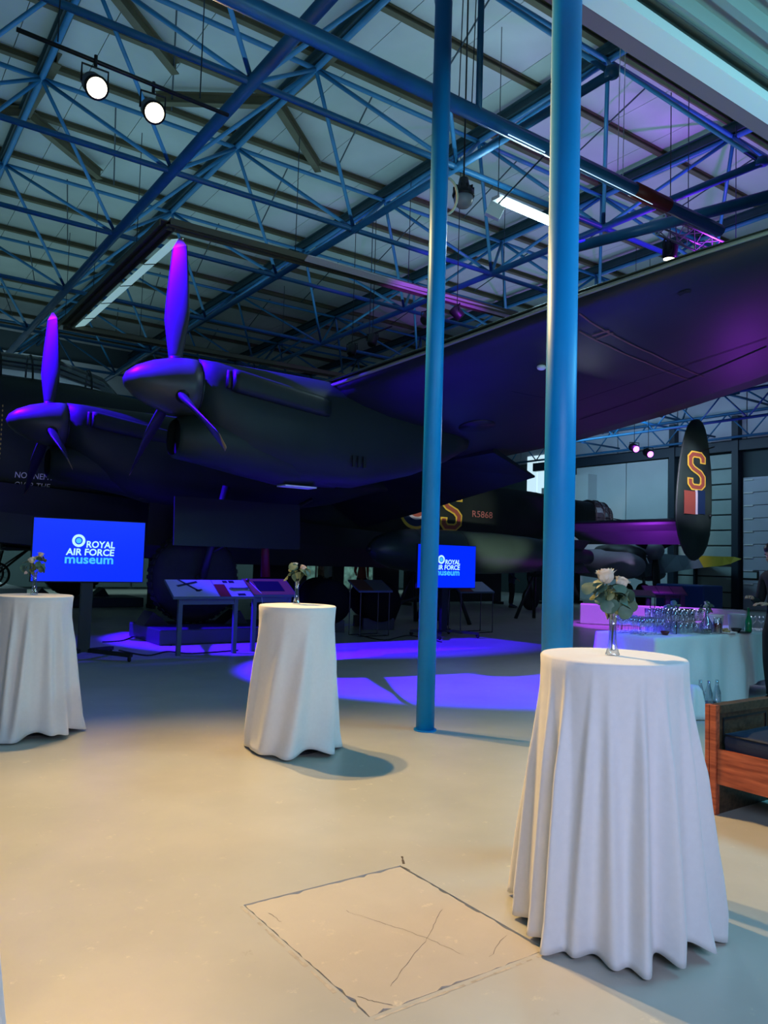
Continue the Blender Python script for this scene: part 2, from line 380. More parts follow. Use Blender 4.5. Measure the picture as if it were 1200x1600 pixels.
# ---------------------------------------------------------------- the roof: a square-on-square tube grid under a flat lining
ceil = thing('ceiling', (12, 14, 9.6), None, None, kind='structure')
HB, HT, HR = 7.5, 9.15, 9.42
XB = [3.97 + 3.42 * i for i in range(-3, 8)]
YB = [5.95, 8.85, 11.74, 14.78, 18.7, 22.9, 26.6, 30.2]
XT = [(a + b) / 2 for a, b in zip(XB, XB[1:])]; YT = [(a + b) / 2 for a, b in zip(YB, YB[1:])]
EY0, EY1 = 4.45, 31.0; EX0, EX1 = XB[0] - 1, 28.2
pw = 1.14; x = EX0; pan = None
ybays = [EY0] + YT + [EY1]
while x < EX1:
    for k in range(0, len(ybays) - 1):
        o = MB().span((x + .006, ybays[k] + .01, HR + .06), (x + pw - .006, ybays[k + 1] - .01, HR + .1)).build('roof_panel', m_roof, ceil)
    x += pw
MB().span((EX0, EY0, HR + .17), (EX1 + 1.5, EY1, HR + .2)).build('roof_deck', m_dark_steel, ceil)
for x in XT: MB().ibeam((x, EY0, HT + .12), (x, EY1, HT + .12), .15, .20).build('rafter', m_rafter, ceil)
ys_ = []
for a, b in zip(ybays, ybays[1:]): ys_ += [a + (b - a) * .02, a + (b - a) * .5]
for y in ys_:
    MB().ibeam((EX0, y, HR + .0), (EX1, y, HR + .0), .10, .11).build('purlin', m_purlin, ceil)
for x in XT: MB().tube([(x, EY0, HT - .03), (x, EY1, HT - .03)], .05, 8).build('top_chord', m_steel_blue, ceil, True)
for y in YT: MB().tube([(EX0, y, HT - .03), (EX1, y, HT - .03)], .04, 8).build('top_chord', m_steel_blue, ceil, True)
for i, x in enumerate(XB):
    MB().tube([(x, YB[0], HB), (x, EY1, HB)], .085 if i == 3 else .062, 10).build('bottom_chord', m_steel_blue, ceil, True)
for j, y in enumerate(YB[1:]): MB().tube([(EX0, y, HB), (EX1, y, HB)], .048, 8).build('bottom_chord', m_steel_blue, ceil, True)
for x in XB:
    for y in YB:
        if x < -1 and y < 8: continue
        for sx in (-1, 1):
            for sy in (-1, 1):
                tx = x + 1.71 * sx; ty = min(YT, key=lambda t: abs(t - (y + 1.5 * sy)) if (t - y) * sy > 0 else 99)
                if tx < EX0 or tx > EX1 or (ty - y) * sy < 0: continue
                MB().tube([(x, y, HB), (tx, ty, HT - .03)], .034, 6).build('web_strut', m_steel_blue, ceil, True)
                pass
    for y in YB: MB().lathe([(.0, -.05), (.09, -.04), (.09, .06), (.0, .07)], (x, y, HB), n=10).build('node_joint', m_steel_blue, ceil, True)
for xa in (20.6, 24.2, 27.5):            # deeper lattice girders towards the far right wall
    for z in (6.5, 7.42): MB().tube([(xa, 12, z), (xa, 30, z)], .05, 8).build('girder_chord', m_steel_blue, ceil, True)
    y = 12.0; up_ = True
    while y < 29.9:
        MB().tube([(xa, y, 6.5 if up_ else 7.42), (xa, y + .9, 7.42 if up_ else 6.5)], .028, 6).build('girder_lacing', m_steel_blue, ceil, True); y += .9; up_ = not up_
for (y, z) in ((17.0, 6.6), (21.5, 6.6)): MB().tube([(20.6, y, z), (27.5, y, z)], .04, 6).build('girder_tie', m_steel_blue, ceil, True)
for k in range(6): MB().span((28.14, 13.1 + k * 3, 6.5), (28.24, 16.05 + k * 3, 9.3)).build('panel', m_shutter, wall_right)  # lighter lilac panels put in to make the upper wall look lit
# Y-shaped brown knee braces at roof level
for (cx, cy) in ((5.72, 11.7), (2.3, 10.4), (2.3, 14.8)):
    kb = MB(); 
    for (dx, dy) in ((1.7, 1.5), (-1.7, 1.2), (.1, -2.0)): kb.ibeam((cx, cy, HR - .14), (cx + dx, cy + dy, HR - .14), .13, .2)
    kb.build('knee_brace', m_purlin, ceil)
# thin sag rods under the lining
for x in (7.4, 10.8, 14.2, 4.0, .6):
    for y0, y1 in zip(YT, YT[1:]):
        MB().tube([(x - .5, y0 + .2, HR - .15), (x + .35, y1 - .2, HR - .15)], .014, 5).build('sag_rod', m_dark_steel, ceil)

# edge tube hung a little lower along the front of the grid, with its red joint sleeve
et = thing('edge_tube', (6, 6.05, 6.3), 'long blue horizontal roof tube with rust red sleeve, hung in front of the grid', 'roof tube')
MB().tube([(-4, 6.05, 6.3), (10.0, 6.12, 6.3)], .085, 12).build('tube', m_steel_blue, et, True)
MB().tube([(8.05, 6.11, 6.3), (8.75, 6.11, 6.3)], .10, 12).build('joint_sleeve', mat('rust_red_paint', (.20, .02, .015), .5), et, True)
m_glow_line = mat('cool_glow_line', (.8, .9, 1), .5, emit=(.55, .8, 1), es=1.2)  # thin pale lines under the edge tube, given emission
la, lb, lc, ld, le = onz(802, 206, 6.2), onz(858, 230, 6.2), onz(779, 268, 7.35), onz(906, 253, 6.2), onz(1024, 318, 6.2)
MB().bar((la.x, 6.05, 6.205), (lb.x + .05, 6.06, 6.205), .010, .008).build('glow_line', m_glow_line, et)
MB().bar((ld.x, 6.06, 6.205), (le.x, 6.09, 6.205), .008, .006).build('glow_line', m_glow_line, et)
p1 = onz(748, 175, 6.3); p1b = onz(748, 272, 7.5)
MB().tube([(p1.x, p1.y, 6.3), (p1.x, p1.y, 9.3)], .035, 8).build('hanger', m_steel_blue, et, True)
for dx in (-.28, -.1): MB().tube([(p1.x + dx, p1.y, 6.36), (p1.x + dx + .05, p1.y - .02, 9.3)], .006, 5).build('cable', m_dark_steel, et)
for dx in (2.35, 2.45): MB().tube([(p1.x + dx, p1.y + .03, 6.36), (p1.x + dx, p1.y, 9.3)], .005, 5).build('cable', m_white_cloth, et)
tb = thing('diagonal_tube', (9.5, 6.0, 6.3), 'thick bright blue tube slanting across under purple roof', 'roof tube')
q0 = onz(878, 392, 6.6); q1 = onz(1215, 303, 6.6)
MB().tube([q0, q1], .085, 12).build('tube', m_steel_blue, tb, True)

# ---------------------------------------------------------------- low soffit over the camera, with its edge beam
so = thing('ceiling', (5, 2, 4.7), None, None, kind='structure')
m_cor = mat('corrugated_soffit', (.20, .27, .27), .45, metal=.1)
m_fascia = mat('pale_fascia', (.66, .74, .76), .5)
m_purpbeam = mat('dull_plum_beam', (.16, .12, .15), .6)
MB().span((2.2, 2.80, 4.62), (14, 2.915, 4.9)).build('edge_beam', m_purpbeam, so)
MB().span((2.2, 2.655, 4.615), (5.2, 2.80, 4.68)).build('fascia_board', m_fascia, so)
MB().span((5.21, 2.655, 4.615), (14, 2.80, 4.68)).build('fascia_board', m_fascia, so)
MB().span((2.2, -.5, 4.76), (14, 2.8, 4.80)).build('soffit_backing', m_cor, so)
for k in range(17):
    y = 2.655 - k * .18
    c = MB(); c.prism([(2.2, y, 4.73), (2.2, y - .05, 4.73), (2.2, y - .08, 4.67), (2.2, y - .13, 4.67), (2.2, y - .16, 4.73), (2.2, y - .18, 4.73), (2.2, y - .18, 4.76), (2.2, y, 4.76)], (11.8, 0, 0))
    c.build('corrugated_sheet', m_cor, so)
MB().tube([(2.2, 2.57, 4.66), (14, 2.53, 4.66)], .008, 5).build('conduit', m_black, so)

# ---------------------------------------------------------------- columns
def column(x, y, r, top, label):
    t = thing('steel_column', (x, y, 0), label, 'column')
    MB().lathe([(r, 0.012), (r, top)], (x, y, 0), n=40).build('shaft', m_col_blue, t, True)
    MB().lathe([(r + .02, 0), (r + .02, .012)], (x, y, 0), n=24).build('base_plate', m_col_blue, t)
    return t
c1 = onz(664, 1141, 0); column(c1.x, c1.y, .081, 7.44, 'slim bright blue round column standing free beyond the middle table')
column(3.118, 2.82, .081, 4.61, 'thicker looking bright blue round column directly behind the nearest right table')

# ================================================================ the heavy bomber
CY = 17.7
bomber = thing('heavy_bomber', (5.2, 13.4, 0), 'huge black and dark green four engined wartime bomber filling the hall', 'aircraft')
def superring(x, cy, zc, hw, hh, n=28, e=3.2):
    r = []
    for j in range(n):
        a = 2 * pi * j / n; c, s_ = cos(a), sin(a)
        r.append(V((x, cy + hw * math.copysign(abs(c) ** (2 / e), c), zc + hh * math.copysign(abs(s_) ** (2 / e), s_))))
    return r
FS = [(-2.2, 3.75, .25, .3), (-1.9, 3.75, .55, .62), (-1.2, 3.75, .7, .85), (0, 3.8, .8, 1.05), (2, 3.85, .87, 1.2), (4, 3.8, .9, 1.25), (6.5, 3.6, .9, 1.24), (9, 3.4, .9, 1.2), (12, 3.1, .88, 1.05), (14, 2.97, .82, .95), (16, 2.95, .7, .88), (18, 3.0, .55, .8), (20, 3.05, .42, .64), (20.9, 3.08, .42, .58)]
def fus_at(x):
    for a, b in zip(FS, FS[1:]):
        if a[0] <= x <= b[0]:
            t = (x - a[0]) / (b[0] - a[0]); return [a[i] + (b[i] - a[i]) * t for i in (1, 2, 3)]
    return FS[0][1:]
def fus_y(x, z):
    zc, hw, hh = fus_at(x); q = min(.999, abs(z - zc) / hh); return CY - hw * (1 - q ** 3.2) ** (1 / 3.2)
fz = MB()
fz.ring_loft([superring(x, CY, zc, hw, hh) for x, zc, hw, hh in FS])
fus = fz.build('fuselage', m_nacelle, bomber, True)
for x in (1.0, 3.6, 6.0, 8.4, 10.8, 13.4, 16.0, 18.2):   # raised skin laps
    zc, hw, hh = fus_at(x); a = superring(x, CY, zc, hw + .006, hh + .006); b = superring(x + .05, CY, zc, hw + .006, hh + .006)
    MB().ring_loft([a, b], cap=False).build('skin_lap', m_nacelle, fus)
# bomb doors hanging open
for sy in (-1, 1):
    d = MB(); rr = []
    for k in range(9):
        x = 1.9 + k * 1.3; zt = fus_at(x)[0] - fus_at(x)[2] * .86; zb = max(1.27, 1.66 - .10 * k)
        y0 = CY + sy * .80
        rr.append([V((x, y0, zt)), V((x, y0 + sy * .10, (zt + zb) / 2)), V((x, y0 + sy * .05, zb)), V((x, y0 + sy * .01, zb)), V((x, y0 + sy * .06, (zt + zb) / 2)), V((x, y0 - sy * .04, zt))])
    d.ring_loft(rr).build('bomb_door', m_black_under, bomber)
# stores in the open bay
for k, x in enumerate((4.4, 7.0, 9.4)):
    MB().lathe([(.01, -.95), (.17, -.8), (.22, -.5), (.22, .45), (.08, .8), (.06, 1.0)], (x, CY - .2, 2.15), 'X', 16).build('bomb', m_bomb_green, bomber, True)

# wings
WS = [(17.1, 5.1, 5.3, 3.72, 3.36, .16), (14, 5.2, 5.15, 3.75, 3.42, .16), (11, 5.45, 5.0, 3.85, 3.53, .15), (9.2, 5.65, 4.8, 3.95, 3.63, .145), (7.3, 6.0, 4.4, 4.15, 3.84, .135), (5.5, 6.3, 3.9, 4.35, 4.05, .125), (4.3, 6.6, 3.4, 4.50, 4.23, .12), (3.3, 6.9, 2.8, 4.62, 4.40, .11), (2.6, 7.3, 2.1, 4.70, 4.55, .10), (2.2, 7.75, 1.2, 4.75, 4.68, .09), (2.08, 8.1, .5, 4.77, 4.75, .05)]
def yt(t, q): return 5 * t * (.2969 * sqrt(max(q, 0)) - .126 * q - .3516 * q * q + .2843 * q ** 3 - .1015 * q ** 4)
def station(y):
    for a, b in zip(WS, WS[1:]):
        if b[0] <= y <= a[0]:
            t = (a[0] - y) / (a[0] - b[0]); return [a[i] + (b[i] - a[i]) * t for i in range(6)]
    return WS[0]
def wing_z(x, y, up=False):
    _, xl, c, zl, zt, t = station(y); q = (x - xl) / c; zc = zl + (zt - zl) * q
    return zc + (yt(t, q) * c * 1.05 if up else -yt(t, q) * c * .95)
QS = [1, .9, .75, .6, .45, .3, .18, .09, .03, 0]
def wing(side):
    rings = []
    for st in WS:
        y, xl, c, zl, zt, t = st; yy = y if side < 0 else 2 * CY - y; ring = []
        for q in QS: ring.append(V((xl + c * q, yy, zl + (zt - zl) * q + yt(t, q) * c * 1.05)))
        for q in QS[-2:0:-1]: ring.append(V((xl + c * q, yy, zl + (zt - zl) * q - yt(t, q) * c * .95)))
        rings.append(ring)
    return MB().ring_loft(rings)
wp = wing(-1).build('wing', m_black_under, bomber, True); wing(1).build('wing', m_black_under, bomber, True)
# upper wing skin in camouflage just proud of the black underside, so the leading edge shows a paint line
for side in (-1, 1):
    up_ = MB(); rr = []
    for st in WS[:-1]:
        y, xl, c, zl, zt, t = st; yy = y if side < 0 else 2 * CY - y
        rr.append([V((xl + c * q, yy, zl + (zt - zl) * q + yt(t, q) * c * 1.05 + .008)) for q in (1, .75, .45, .18, .04, .005)] + [V((xl + c * q, yy, zl + (zt - zl) * q + yt(t, q) * c * .9)) for q in (.01, .3, .9)])
    up_.ring_loft(rr).build('upper_wing_skin', m_camo, bomber, True)
m_line = mat('thin_red_brown_line', (.16, .06, .05), .6)
def wing_mark(name, pts, wd, m, dz=-.006):
    mb = MB()
    for k in range(len(pts) - 1):
        a, b = V(pts[k]), V(pts[k + 1]); d = (b - a).normalized(); n_ = V((-d.y, d.x, 0)) * wd / 2; N = max(2, int((b - a).length / .15)); prev = None
        for i in range(N + 1):
            p = a.lerp(b, i / N); l, r = p + n_, p - n_
            cur = [V((l.x, l.y, wing_z(l.x, l.y) + dz)), V((r.x, r.y, wing_z(r.x, r.y) + dz))]
            if prev: mb.add([prev[0], cur[0], cur[1], prev[1]], [(0, 1, 2, 3)])
            prev = cur
    return mb.build(name, m, wp)
def on_wing(px, py):
    x = 8.0
    r = ray(px, py); s_ = 6.0
    for s_ in [k * .02 for k in range(150, 900)]:
        p = CAM + r * s_
        if 2.3 < p.y < 17 and p.z > 2.5:
            st = station(p.y)
            if st[1] < p.x < st[1] + st[2] and p.z > wing_z(p.x, p.y): return (p.x, p.y, 0)
    return None
def marks(lst, wd, m, name='wing_line'):
    q = [on_wing(*p) for p in lst]; q = [p for p in q if p]
    if len(q) > 1: wing_mark(name, q, wd, m)
marks([(905, 488), (960, 523), (1020, 552), (1100, 588)], .022, m_line, 'walkway_line')
marks([(905, 517), (950, 540), (1010, 566), (1080, 594)], .022, m_line, 'walkway_line')
marks([(925, 524), (952, 515)], .03, m_line, 'walkway_line'); marks([(932, 528), (958, 519)], .03, m_line, 'walkway_line')
m_seam = mat('dark_panel_gap', (.004, .004, .006), .8)
marks([(905, 655), (1000, 622), (1100, 582), (1198, 540)], .03, m_seam, 'aileron_gap')
marks([(905, 625), (1000, 592), (1100, 560), (1198, 528)], .014, m_seam, 'panel_gap')
marks([(1060, 458), (1070, 454), (1080, 453)], .05, m_seam, 'wing_slot')
marks([(800, 610), (850, 620)], .012, m_seam, 'panel_gap')
q = on_wing(745, 665)
if q:
    el = MB(); c_ = V((q[0], q[1], 0)); pts = []
    for k in range(20):
        a = 2 * pi * k / 20; x, y = c_.x + .26 * cos(a), c_.y + .30 * sin(a); pts.append(V((x, y, wing_z(x, y) - .012)))
    el.ring_loft([pts, [p + V((0, 0, .02)) for p in pts]]).build('access_hatch', m_black, wp, True)
q = on_wing(846, 571)
if q: MB().ball((q[0], q[1], wing_z(q[0], q[1]) - .02), .06, 10, 6, (1, 1, .6)).build('wing_lamp', m_white_cloth, wp, True)
q = on_wing(1096, 408)
if q: MB().ball((station(3.6)[1] - .01, 3.6, station(3.6)[3]), .06, 10, 6).build('landing_light', m_glass, wp, True)
MB().tube([(st[1] - .004, st[0], st[3]) for st in WS[2:9]], .022, 6).build('leading_edge_strip', mat('pale_olive_edge', (.22, .22, .16), .5), wp, True)
# flap lowered behind the inner wing
fp = MB()
fr = []
for y, xh, zh, xt, zt in ((10.0, 9.35, 3.52, 10.40, 3.10), (12.0, 9.3, 3.45, 10.55, 2.84), (14.0, 9.3, 3.40, 10.75, 2.58), (16.6, 9.3, 3.36, 11.0, 2.3)):
    fr.append([V((xh, y, zh)), V((xt, y, zt)), V((xt - .01, y, zt - .03)), V((xh, y, zh - .10))])
fp.ring_loft(fr).build('flap', m_black_under, bomber)

# engines
def nacelle_ring(x, top, bot, hw, cy, e=2.6, n=28): return superring(x, cy, (top + bot) / 2, hw, (top - bot) / 2, n, e)
m_yellow_tip = mat('yellow_blade_tip', (.42, .26, .10), .5)
m_blade = mat('black_propeller_blade', (.035, .035, .04), .38, spec=.5)
m_spin = mat('propeller_spinner_black', (.06, .06, .06), .40, noise=.3, scale=2)
def blade(cy, cx, cz, phi):
    d = V((0, -sin(phi), cos(phi))); ex = V((1, 0, 0)); e = d.cross(ex)
    mb = MB(); rings = []; N = 15
    for k in range(N):
        t = k / (N - 1); r = .30 + (1.98 - .30) * t
        ch = (.15 + .19 * min(1, t / .35)) if t < .35 else .34 - .12 * ((t - .35) / .65) ** 1.6
        if t > .93: ch *= sqrt(max(.05, 1 - ((t - .93) / .07) ** 2))
        th = .10 * (1 - t) ** 1.5 + .012; be = radians(62 - 34 * t)
        cdir = ex * sin(be) - e * cos(be); nd = d.cross(cdir)
        c = V((cx, cy, cz)) + d * r; ring = []
        for j in range(12):
            a = 2 * pi * j / 12; ring.append(c + cdir * (ch / 2 * cos(a)) + nd * (th / 2 * sin(a)))
        rings.append(ring)
    mb.ring_loft(rings)
    for i, f in enumerate(mb.f):
        if all(((mb.v[v_] - V((cx, cy, cz))).dot(d)) > 1.85 for v_ in f): mb.mi[i] = 1
    return mb
def engine(dx, cy, dz, inner, phi):
    X = lambda x: x + dx
    sec = [(3.70, 4.02, 3.24, .39), (3.95, 4.03, 2.98, .44), (4.4, 4.03, 2.66, .50), (5.2, 4.03, 2.5, .53), (6.2, 4.03, 2.52, .53), (7.2, 3.9, 2.78, .48), (7.9, 3.75, 3.06, .36), (8.4, 3.55, 3.32, .12)]
    if inner: sec = [(3.70, 4.02, 3.24, .39), (3.95, 4.03, 2.98, .44), (4.4, 4.03, 2.6, .52), (5.2, 4.03, 2.4, .60), (6.2, 4.03, 2.32, .66), (7.6, 3.9, 2.35, .66), (9.0, 3.6, 2.6, .55), (10.2, 3.3, 2.95, .28), (10.8, 3.12, 3.05, .08)]
    nc = MB().ring_loft([nacelle_ring(X(x), t + dz, b + dz, hw, cy) for x, t, b, hw in sec]).build('engine_nacelle', m_nacelle, bomber, True)
    cw = [(3.46, 3.20, 2.74, .25), (3.5, 3.24, 2.70, .29), (3.8, 3.32, 2.66, .35), (4.4, 3.4, 2.56, .43), (5.0, 3.3, 2.47, .42), (5.9, 3.2, 2.50, .30)]
    ch = MB().ring_loft([nacelle_ring(X(x), t + dz, b + dz, hw, cy, 2.4) for x, t, b, hw in cw], cap=False)
    ch.build('radiator_cowl', m_nacelle, nc, True)
    MB().ring_loft([nacelle_ring(X(3.56), 3.19 + dz, 2.74 + dz, .27, cy), nacelle_ring(X(3.9), 3.1 + dz, 2.8 + dz, .2, cy)]).build('radiator_core', m_black, nc)
    MB().ring_loft([superring(X(3.685), cy, 3.63 + dz, .398, .398, 28, 2), superring(X(3.70), cy, 3.63 + dz, .398, .398, 28, 2)], cap=False).build('cowl_lip', m_black_metal, nc)
    for sy in (-1, 1):
        es = MB(); rr = []
        for x, zc, hh in ((4.02, 3.72, .13), (4.1, 3.71, .145), (5.3, 3.56, .135), (5.45, 3.54, .12)): rr.append(superring(X(x), cy + sy * .535, zc + dz, .085, hh, 16, 3))
        es.ring_loft(rr).build('exhaust_shroud', m_nacelle, nc, True)
        MB().ring_loft([superring(X(3.96), cy + sy * .475, 3.73 + dz, .03, .12, 16, 2), superring(X(4.03), cy + sy * .49, 3.73 + dz, .03, .12, 16, 2)]).build('exhaust_opening', m_black, nc, True)
        for k in range(3): MB().box((X(5.9 + .09 * k), cy + sy * .53, 2.85 + dz), (.05, .02, .16)).build('vent_louvre', m_black, nc)
    MB().span((X(5.0), cy - .2, 2.45 + dz), (X(5.5), cy + .05, 2.47 + dz)).build('cowl_flap', m_white_cloth if not inner else m_camo, nc)
    prof = [(.012, -.90), (.10, -.86), (.20, -.74), (.29, -.55), (.355, -.33), (.385, -.12), (.392, 0)]
    ps = MB().lathe([(r, h) for r, h in prof], (X(3.68), cy, 3.63 + dz), 'X', 32).build('propeller_spinner', m_spin, bomber, True)
    for k in range(3):
        blade(cy, X(3.44), 3.63 + dz, phi + k * 2 * pi / 3).build('propeller_blade', (m_blade, m_yellow_tip), ps, True)
        ph = phi + k * 2 * pi / 3; d = V((0, -sin(ph), cos(ph))); c0 = V((X(3.44), cy, 3.63 + dz))
        MB().tube([c0 + d * .30, c0 + d * .385], .085, 16).build('blade_root_collar', m_black, ps, True)
engine(0, 9.7, 0.01, False, radians(-1))
engine(-.62, 14.05, -.01, True, radians(-4))
engine(-.62, 2 * CY - 14.05, -.01, True, radians(30))
engine(0, 2 * CY - 9.7, .01, False, radians(50))

# canopy, turrets
m_perspex = mat('dark_perspex', (.5, .55, .6), .05, trans=.9, ior=1.2)
cn = MB().ring_loft([superring(x, CY, 4.8, hw, hh, 20, 2.3) for x, hw, hh in ((.9, .1, .1), (1.2, .42, .5), (1.9, .5, .75), (3.6, .5, .8), (4.6, .4, .55), (5.1, .1, .1))]).build('cockpit_canopy', m_perspex, bomber, True)
fr_ = MB()
for x, hw, hh in ((1.2, .43, .51), (1.9, .51, .76), (2.5, .51, .78), (3.1, .51, .79), (3.6, .51, .81), (4.3, .45, .66)):
    fr_.tube(superring(x, CY, 4.8, hw, hh, 20, 2.3), .022, 5)
for s_ in (-1, 1): fr_.tube([(1.2, CY + s_ * .36, 5.1), (1.9, CY + s_ * .42, 5.3), (3.6, CY + s_ * .42, 5.32), (4.6, CY + s_ * .3, 5.1)], .02, 5)
fr_.build('canopy_frame', m_nacelle, cn)
tt = MB().ring_loft([superring(x, CY, 3.12, hw, hh, 20, 2.3) for x, hw, hh in ((20.9, .40, .58), (21.2, .46, .60), (21.7, .42, .55), (22.0, .28, .38), (22.12, .08, .1))]).build('rear_turret', m_perspex, bomber, True)
tf = MB()
for x, hw, hh in ((20.95, .43, .6), (21.3, .47, .61), (21.65, .44, .57), (21.95, .3, .42)): tf.tube(superring(x, CY, 3.12, hw, hh, 20, 2.3), .022, 5)
for a in range(0, 360, 45): tf.tube([(20.95, CY + .43 * cos(radians(a)), 3.12 + .6 * sin(radians(a))), (21.65, CY + .44 * cos(radians(a)), 3.12 + .57 * sin(radians(a))), (22.1, CY + .1 * cos(radians(a)), 3.12 + .12 * sin(radians(a)))], .02, 5)
tf.build('turret_frame', m_black, tt)
MB().lathe([(.3, -.3), (.34, .1), (.2, .35)], (21.35, CY, 2.95), n=16).build('turret_seat', m_black, tt, True)
for dz in (-.12, .12):
    for dy in (-.2, .2): MB().tube([(21.6, CY + dy, 3.05 + dz), (22.85, CY + dy, 2.98 + dz)], .02, 6).build('gun_barrel', m_black_metal, tt)
mu = MB().ring_loft([[V((12.2 + r * cos(2 * pi * j / 18), CY + r * .85 * sin(2 * pi * j / 18), z)) for j in range(18)] for r, z in ((.62, 4.0), (.6, 4.3), (.5, 4.55), (.3, 4.72), (.05, 4.78))]).build('upper_turret', m_perspex, bomber, True)

# tailplane, elevator, two oval fins
for side in (-1, 1):
    Y = lambda y: y if side < 0 else 2 * CY - y
    MB().ring_loft([[V((18.72, Y(y), 2.80)), V((18.85, Y(y), 2.86)), V((19.5, Y(y), 2.80)), V((19.75, Y(y), 2.72)), V((19.7, Y(y), 2.56)), V((18.9, Y(y), 2.70)), V((18.74, Y(y), 2.76))] for y in (17.6, 12.7)]).build('tailplane', m_black_under, bomber)
    MB().ring_loft([[V((19.76, Y(y), 2.72)), V((20.5 - dx, Y(y), 2.22)), V((20.48 - dx, Y(y), 2.19)), V((19.72, Y(y), 2.57))] for y, dx in ((17.4, 0), (13.2, 0), (12.75, .25))]).build('elevator', m_black_under, bomber)
FY = 12.6
outline = [(655.5, 1087, 1093), (659, 1080, 1098), (668, 1074, 1102), (680, 1070, 1105), (700, 1065, 1108), (730, 1060, 1111), (760, 1057, 1112), (790, 1055, 1112), (815, 1055, 1111), (835, 1058, 1109), (852, 1063, 1105), (865, 1069, 1099), (873, 1076, 1091), (876, 1081, 1086)]
fin_out = [(ony(l, y, FY), ony(r_, y, FY)) for y, l, r_ in outline]
def fin_mesh(side):
    rings = []
    for l, r_ in fin_out:
        cx, hc, z = (l.x + r_.x) / 2, (r_.x - l.x) / 2, (l.z + r_.z) / 2; th = .02 + .075 * min(1, hc / .8); cy = FY if side < 0 else 2 * CY - FY
        rings.append([V((cx + hc * cos(2 * pi * j / 20), cy + th * sin(2 * pi * j / 20), z)) for j in range(20)])
    return MB().ring_loft(rings)
m_fin = mat('fin_dark_green', (.035, .06, .045), .45, noise=.5, c2=(.012, .02, .02), scale=.9)
fin = fin_mesh(-1).build('tail_fin', m_fin, bomber, True); fin_mesh(1).build('tail_fin', m_fin, bomber, True)
m_dyel = mat('dull_yellow_marking', (.78, .55, .06), .55); m_dred = mat('dull_red_marking', (.32, .08, .05), .6)
m_dwhite = mat('dull_white_marking', (.6, .6, .62), .6); m_dblue = mat('dull_blue_marking', (.008, .03, .08), .6)
SP = [(.90, 1.50), (.90, 1.74), (.74, 1.90), (.26, 1.90), (.10, 1.72), (.10, 1.32), (.28, 1.12), (.72, .90), (.90, .68), (.90, .28), (.74, .10), (.26, .10), (.10, .28), (.10, .52)]
def letter_s(parent, fn, name='code_letter'):
    ext = [(SP[0][0], SP[0][1] - .07)] + SP + [(SP[-1][0], SP[-1][1] + .07)]
    stroke(ext, .36, fn, .004).build(name + '_outline', m_dyel, parent)
    stroke(SP, .20, lambda p: fn(p + V((0, 0, .008))), .004).build(name, m_dred, parent)
a0 = ony(1071, 706, FY); a1 = ony(1095, 766, FY)
sw = a1.x - a0.x; sh = a0.z - a1.z
letter_s(fin, lambda p: V((a0.x + p.x * sw, FY - .105 - p.z, a1.z + p.y * sh / 2)))
for (xa, xb, m_) in ((1064, 1081, m_dred), (1081, 1084.5, m_dwhite), (1084.5, 1096, m_dblue)):
    p = ony(xa, 766, FY); q = ony(xb, 804, FY)
    MB().span((p.x, FY - .112, q.z), (q.x, FY - .10, p.z)).build('fin_flash', m_, fin)
MB().ball((20.0, FY - .1, 2.98), .05, 8, 5).build('mass_balance', m_nacelle, fin, True)
MB().tube([(19.4, FY - .08, 4.72), (20.15, FY - .12, 4.95)], .018, 5).build('control_rod', m_black, fin)

# fuselage markings, laid on the curved side
def side_fn(x0, z0, sx=1.0, lift=.012): return lambda p: V((x0 + p.x * sx, fus_y(x0 + p.x * sx, z0 + p.y) - lift - p.z, z0 + p.y))
letter_s(fus, lambda p: V((13.86 + p.x * .72, fus_y(13.86 + p.x * .72, 2.40 + p.y * .56) - .012 - p.z, 2.40 + p.y * .56)))
text_on('serial_number', 'R5868', .27, mat('faint_red_lettering', (.45, .16, .13), .6), fus, side_fn(15.02, 2.80, 1.25))
def disc(r0, r1, m_, lift, name='roundel'):
    mb = MB(); N = 40; A = []
    for r in (r0, r1):
        A.append([V((12.95 + r * cos(2 * pi * j / N), fus_y(12.95 + r * cos(2 * pi * j / N), 3.02 + r * sin(2 * pi * j / N)) - lift, 3.02 + r * sin(2 * pi * j / N))) for j in range(N)])
    mb.ring_loft(A, cap=False) if r0 > 0 else mb.add(A[1], [tuple(range(N))])
    mb.build(name, m_, fus)
disc(.60, .68, m_dyel, .014); disc(.42, .60, m_dblue, .014); disc(.34, .42, m_dwhite, .014); disc(.01, .34, m_dred, .014)
t0 = ony(22, 746, 16.95)
m_pale_txt = mat('pale_nose_lettering', (.75, .75, .8), .6)
text_on('nose_lettering', 'NO ENEMY', .165, m_pale_txt, fus, side_fn(t0.x, t0.z, .88))
text_on('nose_lettering', 'OVER THE', .165, m_pale_txt, fus, side_fn(t0.x + .02, t0.z - .19, .88))
ty_ = MB()
for col_ in range(12):
    for row in range(15):
        x = 1.25 + .115 * col_; z = 4.30 - .095 * row
        if z < fus_at(x)[0] - fus_at(x)[2] * .75: continue
        y = fus_y(x, z) - .012; ty_.add([(x, y, z - .03), (x + .013, y, z), (x, y, z + .03), (x - .013, y, z)], [(0, 1, 2, 3)])
tag(ty_.build('mission_tally_marks', mat('dull_gold_tally', (.6, .45, .12), .6), fus), kind='stuff')

